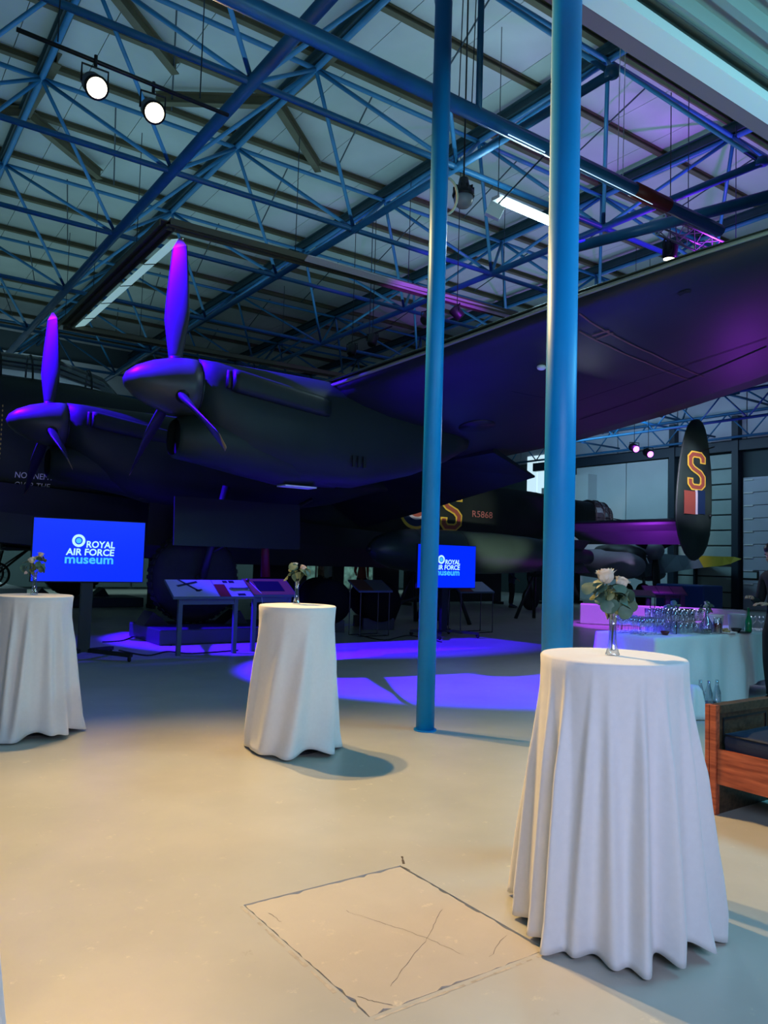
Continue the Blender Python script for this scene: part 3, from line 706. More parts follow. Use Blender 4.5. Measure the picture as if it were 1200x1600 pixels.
# main undercarriage
def wheel(cx, cy, r, m_hub, t=.24):
    ty = MB().lathe([(r * .55, -t), (r * .82, -t * .98), (r * .96, -t * .7), (r, -t * .3), (r, t * .3), (r * .96, t * .7), (r * .82, t * .98), (r * .55, t)], (cx, cy, .26 + r), 'Y', 40).build('main_wheel', m_rubber, bomber, True)
    MB().lathe([(r * .56, -t * .9), (r * .5, -t * .75), (r * .2, -t * .8), (.05, -t * 1.05), (.05, t * 1.05), (r * .2, t * .8), (r * .5, t * .75), (r * .56, t * .9)], (cx, cy, .26 + r), 'Y', 28).build('wheel_hub', m_hub, ty, True)
    for k in range(40):
        a = 2 * pi * k / 40
        MB().box((cx + (r + .000) * cos(a), cy, .26 + r + (r + .000) * sin(a)), (.02, t * 1.0, .07), mtx=Matrix.Rotation(-a, 3, 'Y')).build('tread_block', m_rubber, ty)
    return ty
m_hubc = mat('ochre_wheel_hub', (.16, .14, .07), .5); m_leg = mat('dark_oleo_metal', (.04, .045, .05), .35, metal=.6)
for cy in (13.35, 2 * CY - 13.35):
    wheel(5.25, cy, .80, m_hubc if cy > CY else m_black_metal)
    for s_ in (-1, 1):
        MB().tube([(5.25, cy + s_ * .42, 1.06), (5.6, cy + s_ * .48, 2.7)], .07, 12).build('oleo_leg', m_leg, bomber, True)
        MB().tube([(5.35, cy + s_ * .42, 1.5), (7.4, cy + s_ * .40, 2.6)], .035, 8).build('drag_brace', m_leg, bomber, True)
        MB().ring_loft([[V((x, cy + s_ * .62, 2.45)), V((x, cy + s_ * .66, 2.45)), V((x, cy + s_ * .72, 1.62)), V((x, cy + s_ * .68, 1.62))] for x in (4.6, 7.0)]).build('wheel_door', m_black_under, bomber)
    MB().tube([(5.25, cy - .45, 1.06), (5.25, cy + .45, 1.06)], .06, 12).build('axle', m_leg, bomber, True)
MB().tube([(6.45, 12.9, 1.1), (6.4, 12.9, 2.2)], [.09, .05], 10).build('undercarriage_jack', mat('dark_red_paint', (.16, .01, .012), .5), bomber, True)
MB().lathe([(.14, -.1), (.30, -.09), (.36, -.04), (.36, .04), (.30, .09), (.14, .1)], (18.3, CY, .36), 'Y', 24).build('tail_wheel', m_rubber, bomber, True)
MB().tube([(18.3, CY - .15, .36), (18.2, CY, 1.0), (18.1, CY, 2.4)], .06, 8).build('tail_leg', m_leg, bomber, True)
for (cy, lab) in ((13.3, 'low dark plinth under the near main wheel of the bomber'), (2 * CY - 13.3, 'low dark plinth under the far main wheel of the bomber')):
    pl = MB().span((4.3, cy - 1.05, 0), (6.9, cy + .55, .25)); tag(pl.build('wheel_plinth', mat('dark_plinth_paint', (.03, .035, .05), .45), None, bevel=.02, origin=(5.6, cy, 0)), lab, 'plinth')
    for s_ in (-1, 1):
        tag(MB().prism([(5.25 + s_ * .50, cy - .25, .25), (5.25 + s_ * .95, cy - .25, .25), (5.25 + s_ * .80, cy - .25, .48)], (0, .5, 0)).build('wheel_chock', m_black, None, origin=(5.25 + s_ * .7, cy, .25)),
            'black wedge chock %s the %s main wheel of the bomber' % ('behind' if s_ > 0 else 'in front of', 'near' if cy < CY else 'far'), 'chock')

# ================================================================ bar-height tables under white cloths
def cloth(c, seed, hem_r, folds, lift, flare=1.25, top_r=.30, depth=.088, swirl=0):
    rr = random.Random(seed); N = 360; K = 40; h = 1.105
    cuts = sorted((2 * pi * (k + rr.uniform(-.28, .28)) / folds) % (2 * pi) for k in range(folds)); wts = [rr.uniform(.55, 1.15) for _ in cuts]; shp = [rr.uniform(1.0, 2.0) for _ in cuts]; st_ = [rr.uniform(0, .30) for _ in cuts]; lean = [rr.uniform(-.10, .10) for _ in cuts]
    def fold(a, t):
        v = 0
        for q, w_, s_, t0, ln in zip(cuts, wts, shp, st_, lean):
            d = abs((a - q - ln * t + pi) % (2 * pi) - pi) / (pi / folds); sg = (.30 + .34 * t) * (.6 + .25 * s_)
            v += w_ * math.exp(-(d / sg) ** 2) * max(0, min(1, (t - t0 * .2 + .05) * 2.5))
        return min(1.25, v)
    mb = MB(); rings = []
    for k in range(3): rings.append([V((c[0] + top_r * (.02 + .46 * k) * cos(2 * pi * j / N), c[1] + top_r * (.02 + .46 * k) * sin(2 * pi * j / N), h)) for j in range(N)])
    for k in range(K + 1):
        t = k / K; ring = []
        for j in range(N):
            a = 2 * pi * j / N; a2 = a + swirl * t * .6
            f_ = fold(a2, t); amp = depth * (t ** .7) + .010
            base = top_r * (1 - .03 * min(1, t * 8)) + (hem_r - top_r * .97 - .055) * (t ** flare)
            r = base + amp * f_
            if k == 0: r = top_r * .985
            elif k == 1: r = top_r * 1.004
            hem = .010 + lift * .085 * max(0, sin(a * 2 + seed)) ** 2 * (.4 + .6 * (1 - min(1, f_))) + lift * .03 * (1 - min(1, f_))
            z = h - (h - hem) * t if k > 1 else (h if k == 0 else h - .007)
            if t > .9: r += .016 * sin(7 * a + seed) * (t - .9) / .1
            ring.append(V((c[0] + r * cos(a), c[1] + r * sin(a), z)))
        rings.append(ring)
    n = N; vs_ = [p for r in rings for p in r]; F = []
    for i in range(len(rings) - 1):
        for j in range(n): j2 = (j + 1) % n; F.append((i * n + j, i * n + j2, (i + 1) * n + j2, (i + 1) * n + j))
    F.append(tuple(range(n - 1, -1, -1))); mb.add(vs_, F); return mb
def bar_table(c, lab, clab, **k):
    t = thing('bar_table', (c[0], c[1], 0), lab, 'table', 'cocktail tables under long cloths')
    MB().lathe([(.0, 1.075), (.285, 1.075), (.29, 1.085), (.285, 1.098), (0, 1.098)], (c[0], c[1], 0), n=32).build('tabletop', m_black_metal, t)
    MB().lathe([(.03, .03), (.03, 1.075)], (c[0], c[1], 0), n=12).build('pedestal', m_black_metal, t)
    MB().lathe([(.0, 0), (.22, 0), (.21, .02), (.04, .04), (0, .04)], (c[0], c[1], 0), n=24).build('foot', m_black_metal, t)
    o = cloth(c, **k).build('tablecloth', m_white_cloth, None, True, origin=(c[0], c[1], 0)); tag(o, clab, 'tablecloth', 'long white tablecloths')
    o.modifiers.new('thickness', 'SOLIDIFY').thickness = -.002
    return t
TA, TB, TC = (2.726, 2.151), (2.989, 5.396), (1.359, 6.929); TD = (.00, 2.33)
bar_table(TA, 'tall round table under the nearest right hand white cloth', 'long white cloth hanging in deep folds on the nearest table at the right', seed=5, hem_r=.41, folds=18, depth=.078, lift=.6, flare=1.0)
bar_table(TB, 'tall round table under the middle white cloth, left of the slim column', 'long white cloth with a diagonal crease on the middle table', seed=11, hem_r=.385, folds=8, lift=.5, depth=.065, flare=1.3, swirl=.9)
bar_table(TC, 'tall round table under the white cloth by the left edge', 'long white cloth flaring to a rounded puddle on the table by the left edge', seed=23, hem_r=.44, folds=14, depth=.08, lift=.6, flare=1.6)
bar_table(TD, 'tall round table close to the camera, almost wholly left of the frame', 'white cloth of which only a sliver shows at the lower left edge', seed=31, hem_r=.42, folds=15, lift=.3, flare=1.0)

# ---------------------------------------------------------------- vases and roses
m_rose = mat('ivory_rose_petal', (.80, .70, .56), .6, noise=.12, scale=30, sheen=.3)
m_rosep = mat('blush_rose_petal', (.76, .60, .54), .6, noise=.12, scale=30)
m_leaf = mat('grey_green_eucalyptus', (.11, .20, .14), .55, noise=.35, scale=20)
m_leafy = mat('olive_green_leaf', (.22, .25, .10), .55, noise=.3, scale=20)
m_stem = mat('green_stem', (.12, .15, .05), .6)
m_water = mat('vase_water', (.85, .9, .8), .02, trans=1, ior=1.33)
def petal_mesh(w_, h_, curl):
    mb = MB(); n, m_ = 6, 6; P = []
    for i in range(m_ + 1):
        t = i / m_
        for j in range(n + 1):
            u = (j / n - .5) * 2; ww = w_ * sin(pi * (.12 + .74 * t)) ** .7
            x = u * ww / 2; out = .34 * h_ * sin(min(1, t * 1.6) * pi * .5) + curl * h_ * max(0, t - .70) ** 1.5 * 1.6 - .22 * w_ * u * u
            P.append(V((x, out, h_ * t - .10 * h_ * u * u * t)))
    mb.add(P, [(i * (n + 1) + j, i * (n + 1) + j + 1, (i + 1) * (n + 1) + j + 1, (i + 1) * (n + 1) + j) for i in range(m_) for j in range(n)]); return mb
def leaf_mesh(w_, l_):
    mb = MB(); N = 12; P = [V((0, l_ / 2, .002))]
    for k in range(N):
        a = 2 * pi * k / N; P.append(V((w_ / 2 * sin(a), l_ / 2 - l_ / 2 * cos(a), .006 * cos(2 * a) - .005)))
    mb.add(P, [(0, 1 + k, 1 + (k + 1) % N) for k in range(N)]); return mb
_tmp = {}
def shared(key, mb, m_):
    if key not in _tmp:
        o = mb().build(key, m_, None, True); _tmp[key] = o.data; bpy.data.objects.remove(o)
    return _tmp[key]
def place(name, me, parent, mtx, mats=None):
    o = bpy.data.objects.new(name, me); COL.objects.link(o); o.parent = parent; o.matrix_local = mtx
    return o
def rose(parent, p, r, tilt, m_, key):
    e = MB().lathe([(r * .10, 0), (r * .45, r * .25), (r * .55, r * .7), (r * .40, r * 1.25), (r * .2, r * 1.4), (r * .05, r * 1.1)], (0, 0, 0), n=14).build('rose', m_, parent, True, origin=(0, 0, 0))
    e.matrix_local = Matrix.Translation(V(p)) @ tilt
    for lay, (n_, w_, h_, cu_, off, sc_) in enumerate(((3, 1.0, 1.65, -.3, .02, 1), (4, 1.25, 1.62, .1, .10, 1), (5, 1.4, 1.55, .5, .18, 1), (5, 1.5, 1.42, 1.1, .24, 1))):
        me = shared('petal_%s_%d' % (key, lay), lambda: petal_mesh(w_ * r, h_ * r, cu_), m_)
        for k in range(n_):
            a = 2 * pi * k / n_ + lay * .8
            place('petal', me, e, Matrix.Rotation(a, 4, 'Z') @ Matrix.Translation((0, off * r, 0)) @ Matrix.Rotation(-.03 * lay, 4, 'X'))
    return e
def vase(c, z, lab, s_=1.0):
    v = thing('bud_vase', (c[0], c[1], z), lab, 'vase', 'bud vases with white roses')
    pr = [(.0, .001), (.030, .001), (.031, .006), (.027, .014), (.022, .03), (.0165, .07), (.0150, .12), (.0175, .185), (.0155, .185), (.0130, .12), (.0140, .07), (.017, .03), (.014, .02), (0, .018)]
    MB().lathe([(r * s_, h * s_) for r, h in pr], (c[0], c[1], z), n=24).build('glass_body', m_glass, v, True)
    return v
def bouquet(c, z, lab, seed, dirv, s_=1.0, small=False):
    rr = random.Random(seed); b = thing('rose_bouquet', (c[0], c[1], z), lab, 'flowers', 'rose bouquets in bud vases'); b['_o'] = (0, 0, 0)
    X = V((rt0.x, rt0.y, 0)); Z = V((0, 0, 1)); Yd = V((fw0.x, fw0.y, 0))
    L = lambda u, h, d=0: X * u * s_ + Z * h * s_ + Yd * d * s_
    for (u, h, d, r, m_, key, tx) in dirv:
        t1_ = L(u, h, d); MB().tube([L(rr.uniform(-.006, .006), .022), L(u * .12, .13), L(u * .55, .13 + (h - .13) * .55, d * .5), t1_], .0026 * s_, 6).build('stem', m_stem, b, True, origin=(0, 0, 0))
        rose(b, t1_, r * s_, Matrix.Rotation(tx, 4, Yd), m_, key + str(s_))
    for k in range(46 if not small else 18):
        a = rr.uniform(0, 2 * pi); el = rr.uniform(-.5, 1.2); rad = rr.uniform(.040, .088)
        p = L(rad * cos(a) - .004, .232 + .062 * sin(el), rad * sin(a) * .8)
        kk = rr.choice(('round_leaf', 'oval_leaf', 'round_leaf')); me = shared('%s%s' % (kk, s_), lambda: leaf_mesh((.066 if kk == 'round_leaf' else .036) * s_, .062 * s_), m_leaf if kk == 'round_leaf' else m_leafy)
        nrm = (p - L(0, .22)).normalized(); q = nrm.to_track_quat('Z', 'Y').to_matrix().to_4x4()
        place('leaf', me, b, Matrix.Translation(p) @ q @ Matrix.Rotation(rr.uniform(0, 6.28), 4, 'Z') @ Matrix.Rotation(rr.uniform(-.7, .7), 4, 'X') @ Matrix.Scale(rr.uniform(.75, 1.2), 4))
    for k in range(5):
        a = rr.uniform(0, 2 * pi); MB().tube([L(0, .15), L(.03 * cos(a), .20, .03 * sin(a)), L(.07 * cos(a), .25 + .03 * sin(a * 2), .06 * sin(a))], .0015 * s_, 5).build('twig', m_stem, b, True, origin=(0, 0, 0))
    return b
vA = onz(957, 1024, 1.107); vB = onz(463, 943.5, 1.107); vC = onz(53, 929, 1.107)
vase(vA, 1.107, 'slender clear glass bud vase on the nearest right hand table')
bouquet(vA, 1.107, 'two ivory roses in a ball of round eucalyptus leaves on the nearest right hand table', 4, [(-.028, .305, 0, .040, m_rose, 'a', -.15), (.030, .288, .01, .030, m_rose, 'b', .35)])
vase(vB, 1.107, 'slender clear glass bud vase on the middle table')
bouquet(vB, 1.107, 'cream rose and open blush rose with loose greenery on the middle table', 9, [(-.025, .285, 0, .030, m_rose, 'c', -.1), (.035, .275, .0, .026, m_rosep, 'd', .4)], small=True)
vase(vC, 1.107, 'slender clear glass bud vase on the table by the left edge')
bouquet(vC, 1.107, 'pale rose standing high over a drooping cream rose on the table by the left edge', 15, [(.035, .315, 0, .024, m_rosep, 'e', .2), (-.02, .265, .0, .03, m_rose, 'f', -.5), (-.065, .175, 0, .014, m_rosep, 'g', -1.2)], small=True)

# ---------------------------------------------------------------- rolling screens
m_scr_blue = mat('blue_lit_screen', (.0, .0, .02), .3, emit=(.0, .022, 1.0), es=1.05)
m_logo_w = mat('lit_logo_white', (.1, .1, .1), .4, emit=(.55, 1.0, .95), es=1.0)
m_logo_c = mat('lit_logo_cyan', (.1, .1, .1), .4, emit=(.05, .55, 1.0), es=1.0)
def fit_text(name, body, x0, x1, zb, cap, m_, parent, y, shear=0):
    me = text_mesh(body, 1.0, .001, shear=shear, offset=.022); xs_ = [v.co.x for v in me.vertices]; ys__ = [v.co.y for v in me.vertices if True]
    me.materials.clear(); me.materials.append(m_); a, b = min(xs_), max(xs_); hh = max(ys__)
    for v in me.vertices: v.co = V((x0 + (v.co.x - a) / (b - a) * (x1 - x0), y - v.co.z, zb + v.co.y / hh * cap)) 
    o = bpy.data.objects.new(name, me); COL.objects.link(o); o.parent = parent; o['_o'] = (0, 0, 0); return o
def screen(cx, y, zc, lab, W=1.47, H=.835):
    t = thing('display_screen', (cx, y, 0), lab, 'screen', 'rolling screens with the same blue picture'); t['_o'] = (0, 0, 0)
    MB().span((-W / 2 - .012, 0, zc - H / 2 - .015), (W / 2 + .012, .05, zc + H / 2 + .012)).build('casing', m_black, t, bevel=.006)
    sc_ = MB().span((-W / 2, -.004, zc - H / 2), (W / 2, 0, zc + H / 2)).build('lit_panel', m_scr_blue, t)
    k = W / 171.0; ox = -W / 2; X = lambda p: ox + (p - 52.5) * k; Z = lambda p: zc + (861 - p) * .0086; yy = -.0055
    N = 32
    def ring(r0, r1, m_, y_, nm):
        mb = MB(); A = [[V((X(119.5) + r * cos(2 * pi * j / N), y_, Z(845.5) + r * sin(2 * pi * j / N))) for j in range(N)] for r in (r0, r1)]
        B = [[p + V((0, -.002, 0)) for p in r_] for r_ in A]; mb.ring_loft([A[0], A[1], B[1], B[0]], closed=True).build(nm, m_, sc_)
    ring(.052, .086, m_logo_w, yy, 'logo_ring'); ring(.001, .036, m_logo_c, yy, 'logo_dot')
    fit_text('logo_word', 'ROYAL', X(131.5), X(176), Z(855.8), .090, m_logo_w, sc_, yy, .06)
    fit_text('logo_word', 'AIR FORCE', X(101), X(175.5), Z(868.2), .090, m_logo_w, sc_, yy, .06)
    me = fit_text('logo_word', 'museum', X(100), X(174.5), Z(881.2), .083, m_logo_c, sc_, yy)
    MB().span((-.075, .05, .10), (.075, .13, zc + .1)).build('post', m_black_metal, t)
    MB().span((-.25, .05, zc - .2), (.25, .09, zc + .2)).build('wall_bracket', m_black_metal, t)
    for s_ in (-1, 1):
        MB().bar((s_ * .06, .09, .12), (s_ * .50, -.42, .09), .07, .05).build('foot', m_black_metal, t)
        MB().bar((s_ * .06, .09, .12), (s_ * .50, .50, .09), .07, .05).build('foot', m_black_metal, t)
        for yy2 in (-.40, .48):
            w_ = MB().lathe([(.01, -.014), (.04, -.014), (.045, 0), (.04, .014), (.01, .014)], (s_ * .48, yy2, .045), 'X', 14).build('castor', m_rubber, t, True)
            MB().span((s_ * .48 - .02, yy2 - .02, .05), (s_ * .48 + .02, yy2 + .02, .10)).build('castor_fork', m_black_metal, w_)
    return t
tv1 = screen(2.835, 11.0, 1.485, 'blue lit screen on a rolling stand behind the left table')
tv2 = screen(9.86, 11.8, 1.385, 'blue lit screen on a rolling stand half hidden by the slim column')

# ---------------------------------------------------------------- information desks
m_print_w = mat('pale_printed_panel', (.42, .48, .52), .35, spec=.6); m_print_r = mat('dark_red_printed_panel', (.22, .035, .02), .35)
m_print_br = mat('orange_brown_panel', (.30, .12, .05), .4); m_print_k = mat('dark_printed_patch', (.02, .02, .03), .35)
m_desk = mat('blue_grey_desk_steel', (.06, .09, .12), .45); m_print_p = mat('plum_printed_panel', (.20, .08, .16), .4)
def desk(loc, rz, W, zf, depth, rise, lab, cells, legs, legw=.06, m_frame=None, group=None, wire=False):
    t = thing('information_desk', loc, lab, 'information desk', group); t['_o'] = (0, 0, 0); t.rotation_euler.z = rz
    m_f = m_frame or m_desk; P = lambda u, v, n_=0: V((-W / 2 + u * W, v * depth, zf + v * rise + n_))
    MB().prism([P(0, 0, -.035), P(1, 0, -.035), P(1, 1, -.035), P(0, 1, -.035)], (0, 0, .03)).build('desk_top', m_f, t)
    tops = []
    for (u0, u1, v0, v1, m_, h) in cells:
        o = MB().prism([P(u0, v0, -.004 + h), P(u1, v0, -.004 + h), P(u1, v1, -.004 + h), P(u0, v1, -.004 + h)], (0, 0, .004)).build('printed_panel', m_, t)
    for u in legs:
        if wire:
            wl = MB(); x = -W / 2 + u * W
            wl.tube([(x, .02, zf - .03), (x, .02, .01), (x, depth, .01), (x, depth, zf + rise - .03)], .010, 6).build('wire_leg', m_black_metal, t)
        else:
            MB().span((-W / 2 + u * W - legw / 2, depth * .3 - legw / 2, 0), (-W / 2 + u * W + legw / 2, depth * .3 + legw / 2, zf - .02 + .3 * rise - .03)).build('leg', m_f, t)
    if wire:
        MB().tube([(-W / 2 + legs[0] * W, .02, .01), (-W / 2 + legs[-1] * W, .02, .01)], .010, 6).build('wire_rail', m_black_metal, t)
        MB().tube([(-W / 2 + legs[0] * W, depth, .01), (-W / 2 + legs[-1] * W, depth, .01)], .010, 6).build('wire_rail', m_black_metal, t)
    else:
        MB().span((-W / 2 + legs[0] * W, depth * .3 - .02, zf - .12), (-W / 2 + legs[-1] * W, depth * .3 + .02, zf - .04)).build('rail', m_f, t)
    return t, P
d1, P = desk((4.62, 10.85, 0), 0, 1.28, .86, .42, .24, 'blue grey two legged desk with a pale aircraft panel, before the near bomber wheel',
     [(.01, .56, .03, .97, m_print_w, 0), (.57, .70, .03, .72, m_print_r, 0), (.57, .99, .73, .97, m_print_w, 0), (.71, .99, .03, .72, m_print_w, 0), (.70, .76, .80, .93, m_print_k, .003), (.78, .85, .80, .93, m_print_k, .003), (.80, .90, .06, .18, m_print_k, .003)], (.12, .80))
ap = MB(); 
def decal(poly): ap.prism([P(u, v, .004) for u, v in poly], (0, 0, .002))
decal([(.14, .98), (.17, .98), (.36, .30), (.33, .28)]); decal([(.10, .62), (.12, .55), (.38, .80), (.37, .88)]); decal([(.30, .35), (.38, .42), (.39, .36), (.31, .28)])
ap.build('aircraft_silhouette', m_print_k, d1)
dm = MB(); dm.lathe([(.008, -.16), (.022, -.13), (.014, -.08), (.014, .10), (.026, .14), (.008, .17)], tuple(P(.85, .42, .016)), 'X', 8).build('tool_picture', mat('violet_grey_print', (.12, .12, .22), .5), d1)
d2, P2 = desk((5.66, 10.95, 0), 0, .78, .88, .42, .24, 'orange brown desk with a black touch panel, behind the middle table',
     [(.02, .98, .03, .97, m_print_br, 0), (.20, .78, .22, .82, m_print_k, .004)], (.12, .9))
MB().ball(tuple(P2(.08, .8, .02)), .03, 8, 5).build('ear_piece', m_black, d2); MB().tube([P2(.1, .75, .02), P2(.22, .1, .0), (-.2, -.02, .5), (-.22, 0, .1)], .006, 5).build('lead', m_print_w, d2, True)
desk((8.55, 12.35, 0), 0, .80, .88, .40, .20, 'dim brown and grey panel desk left of the slim column', [(.02, .45, .03, .97, mat('dull_brown_panel', (.12, .05, .03), .5), 0), (.47, .98, .03, .97, mat('dull_grey_panel', (.10, .11, .12), .4), 0)], (.08, .92), wire=True)
desk((11.05, 12.2, 0), 0, .95, .87, .40, .20, 'wire legged desk with red and pale panels right of the second screen', [(.02, .38, .03, .97, m_print_r, 0), (.39, .98, .03, .97, m_print_w, 0)], (.03, .97), wire=True)
c = CAM + ray(1042, 925) * 20.5
desk((c.x, c.y, 0), radians(-38), 1.1, .80, .45, .20, 'plum topped desk on thick dark legs under the tail fin', [(.02, .32, .05, .95, m_print_p, 0), (.34, .66, .05, .95, m_print_p, 0), (.68, .98, .05, .95, m_print_p, 0)], (.10, .55, .9), .12, mat('dark_purple_steel', (.03, .02, .06), .5))
c = CAM + ray(998, 935) * 17.0
desk((c.x, c.y, 0), radians(-38), .75, .86, .35, .12, 'thin wire desk lit purple beside the plum topped desk', [(.02, .98, .05, .95, m_print_p, 0)], (.03, .97), wire=True)

# ---------------------------------------------------------------- the very large bomb and stores under the bomber
gb = thing('giant_bomb', (13.0, 14.5, 0), 'very long dark green bomb on cradles under the bomber tail', 'bomb')
MB().lathe([(.02, -3.55), (.14, -3.5), (.30, -3.3), (.43, -2.95), (.50, -2.4), (.52, -1.6), (.52, .2), (.47, 1.4), (.38, 2.4), (.28, 3.3), (.20, 3.9)], (13.35, 14.5, 1.72), 'X', 36).build('casing', m_bomb_green, gb, True)
for x in (10.95, 12.35): MB().lathe([(.527, -.012), (.53, 0), (.527, .012)], (x, 14.5, 1.72), 'X', 36, cap=False).build('band', m_black_metal, gb, True)
MB().lathe([(.01, -.12), (.06, -.1), (.09, .0)], (9.86, 14.5, 1.72), 'X', 14).build('nose_plug', m_black_metal, gb, True)
for k in range(4):
    a = pi / 4 + k * pi / 2; MB().bar((16.2, 14.5 + .2 * cos(a), 1.72 + .2 * sin(a)), (16.2, 14.5 + .62 * cos(a), 1.72 + .62 * sin(a)), 1.2, .02, (0, -sin(a), cos(a))).build('tail_fin', m_bomb_green, gb)
for x in (11.3, 12.0, 15.4):
    MB().tube([(x - .35, 13.9, 0.0), (x, 14.25, 1.28), (x + .35, 13.9, 0)], .05, 8).build('cradle_leg', m_leg, gb, True); MB().tube([(x - .35, 15.1, 0.0), (x, 14.75, 1.28), (x + .35, 15.1, 0)], .05, 8).build('cradle_leg', m_leg, gb, True)
    MB().span((x - .06, 14.05, 1.14), (x + .06, 14.95, 1.24)).build('cradle_beam', m_leg, gb)
MB().tube([(10.4, 14.2, .5), (12.6, 14.2, 1.0)], .04, 8).build('tow_bar', m_leg, gb)
m_matt = mat('matt_black_casing', (.008, .008, .009), .95, spec=.1)
def drum(px, py, D, r, L_, lab):
    p = CAM + ray(px, py) * D; t = thing('drum_bomb', (p.x, p.y, 0), lab, 'bomb'); t['_o'] = (0, 0, 0); t.rotation_euler.z = radians(-20)
    MB().lathe([(r * .55, -L_ / 2 - .06), (r * .9, -L_ / 2), (r, -L_ / 2 + .06), (r, L_ / 2 - .06), (r * .8, L_ / 2)], (0, 0, r + .18), 'Y', 28).build('casing', m_matt, t, True)
    for y in (-L_ * .3, L_ * .3): MB().span((-r * .8, y - .06, 0), (r * .8, y + .06, .24)).build('cradle', m_black_metal, t)
drum(505, 930, 16.0, .44, 1.6, 'black drum shaped bomb right behind the middle table')
drum(584, 945, 16.8, .42, 1.4, 'black drum shaped bomb beside the dim brown panel desk')
# dark boards added behind the bomber to black out its underside, gaps left open
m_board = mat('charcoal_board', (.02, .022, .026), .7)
for (a, b, lab) in ((232, 362, 'added dark board directly behind the near bomber wheel'), (396, 478, 'added dark board directly behind the middle table roses'), (520, 536, 'narrow added dark board between two bright gaps under the bomber'), (584, 622, 'added dark board left of the slim column under the bomber'), (632, 782, 'wide added dark board behind the second screen'), (836, 905, 'added dark board behind the thicker column')):
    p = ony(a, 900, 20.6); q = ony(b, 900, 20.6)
    t = thing('backing_board', ((p.x + q.x) / 2, 20.6, 0), lab, 'board')
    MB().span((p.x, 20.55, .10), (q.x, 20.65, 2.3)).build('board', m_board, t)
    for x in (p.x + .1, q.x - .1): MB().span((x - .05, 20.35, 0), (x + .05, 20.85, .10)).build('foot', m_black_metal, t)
# low pale stage and old biplane at the far left
st = MB().span((-6.5, 24.0, 0), (4.5, 29, .35)); tag(st.build('pale_stage', m_wall, None, origin=(0, 26, 0)), 'low pale stage at the far left beyond the bomber', 'stage')
bp_ = thing('biplane', (2.5, 25.5, .35), 'dark old biplane with spoked wheels cut by the left edge', 'aircraft')
c = CAM + ray(80, 858) * 23.0
MB().ring_loft([superring(c.x + x, c.y + .4, 1.95, hw, hh, 16, 3) for x, hw, hh in ((-2.4, .1, .1), (-2.2, .35, .4), (-1, .42, .48), (1.6, .3, .34), (3.2, .12, .2))]).build('fuselage', m_bomb_green, bp_, True)
for z in (1.45, 3.2): MB().ring_loft([[V((c.x - 1.6, y, z)), V((c.x - 1.4, y, z + .07)), V((c.x - .2, y, z)), V((c.x - 1.4, y, z - .03))] for y in (c.y - 1.2, c.y + 2.6)]).build('wing', m_bomb_green, bp_)
for y in (c.y - 1.0, c.y + 1.6):
    for x in (-1.5, -.5): MB().tube([(c.x + x, y, 1.48), (c.x + x - .1, y, 3.2)], .03, 6).build('wing_strut', m_black_metal, bp_)
for s_ in (0, 1):
    y = c.y - .1 + s_ * 1.0; cw_ = V((c.x - 1.45, y, .72))
    w_ = MB().ring_loft([[cw_ + V((sin(2 * pi * i / 28) * (.33 + .035 * cos(2 * pi * j / 8)), .035 * sin(2 * pi * j / 8), cos(2 * pi * i / 28) * (.33 + .035 * cos(2 * pi * j / 8)))) for j in range(8)] for i in range(28)], closed=True).build('wheel_tyre', m_rubber, bp_, True)
    for k in range(10): MB().tube([cw_, cw_ + V((sin(k * .628) * .31, 0, cos(k * .628) * .31))], .006, 4).build('spoke', m_leg, w_)
    MB().tube([cw_, (c.x - 1.2, c.y + .4, 1.6)], .03, 6).build('undercarriage_strut', m_black_metal, bp_); MB().tube([cw_, (c.x - .4, c.y + .4, 1.6)], .03, 6).build('undercarriage_strut', m_black_metal, bp_)

# ---------------------------------------------------------------- twin engined aircraft beyond the fin
ta = thing('twin_engined_aircraft', (22, 15, 0), 'grey aircraft with a glazed nose and a yellow wing tip beyond the tail fin', 'aircraft'); ta['_o'] = (0, 0, 0)
m_lg = mat('lilac_grey_paint', (.22, .22, .28), .5, noise=.3, scale=1.2); m_ywt = mat('yellow_wing_tip', (.42, .33, .02), .5)
m_gwing = mat('blue_grey_wing', (.13, .18, .21), .5, noise=.3, scale=1)
cc = CAM + ray(1042, 880) * 28.5; ta.location = (cc.x, cc.y, -.208); ta.scale = (1.14, 1.14, 1.14); ta.rotation_euler.z = atan2(rt0.y, rt0.x) + radians(8)   # local x: picture right, -y: towards the camera
zc = 1.75; u = 25.0 / F_PX
XX = lambda px: (px - 1042) * u; ZZ = lambda py: 1.487 + (887 - py) * u
MB().ring_loft([[V((XX(x), y, zt)) for y, zt in ((-.9, ZZ(yb)), (-.5, ZZ(yt_)), (1.4, ZZ(yt_) + .02), (1.9, ZZ(yb)), (1.0, ZZ(yb) - .06), (0, ZZ(yb) - .06))] for x, yt_, yb in ((985, 863, 902), (1010, 865, 896), (1045, 867, 890), (1078, 867, 885))]).build('wing', m_gwing, ta)
MB().ring_loft([[V((XX(x), y, zt)) for y, zt in ((-.9, ZZ(yb)), (-.5, ZZ(yt_)), (1.4, ZZ(yt_) + .02), (1.9, ZZ(yb)), (1.0, ZZ(yb) - .04), (0, ZZ(yb) - .04))] for x, yt_, yb in ((1078, 867, 885), (1110, 867, 881), (1122, 867, 878), (1140, 867, 870))]).build('wing_tip', m_ywt, ta)
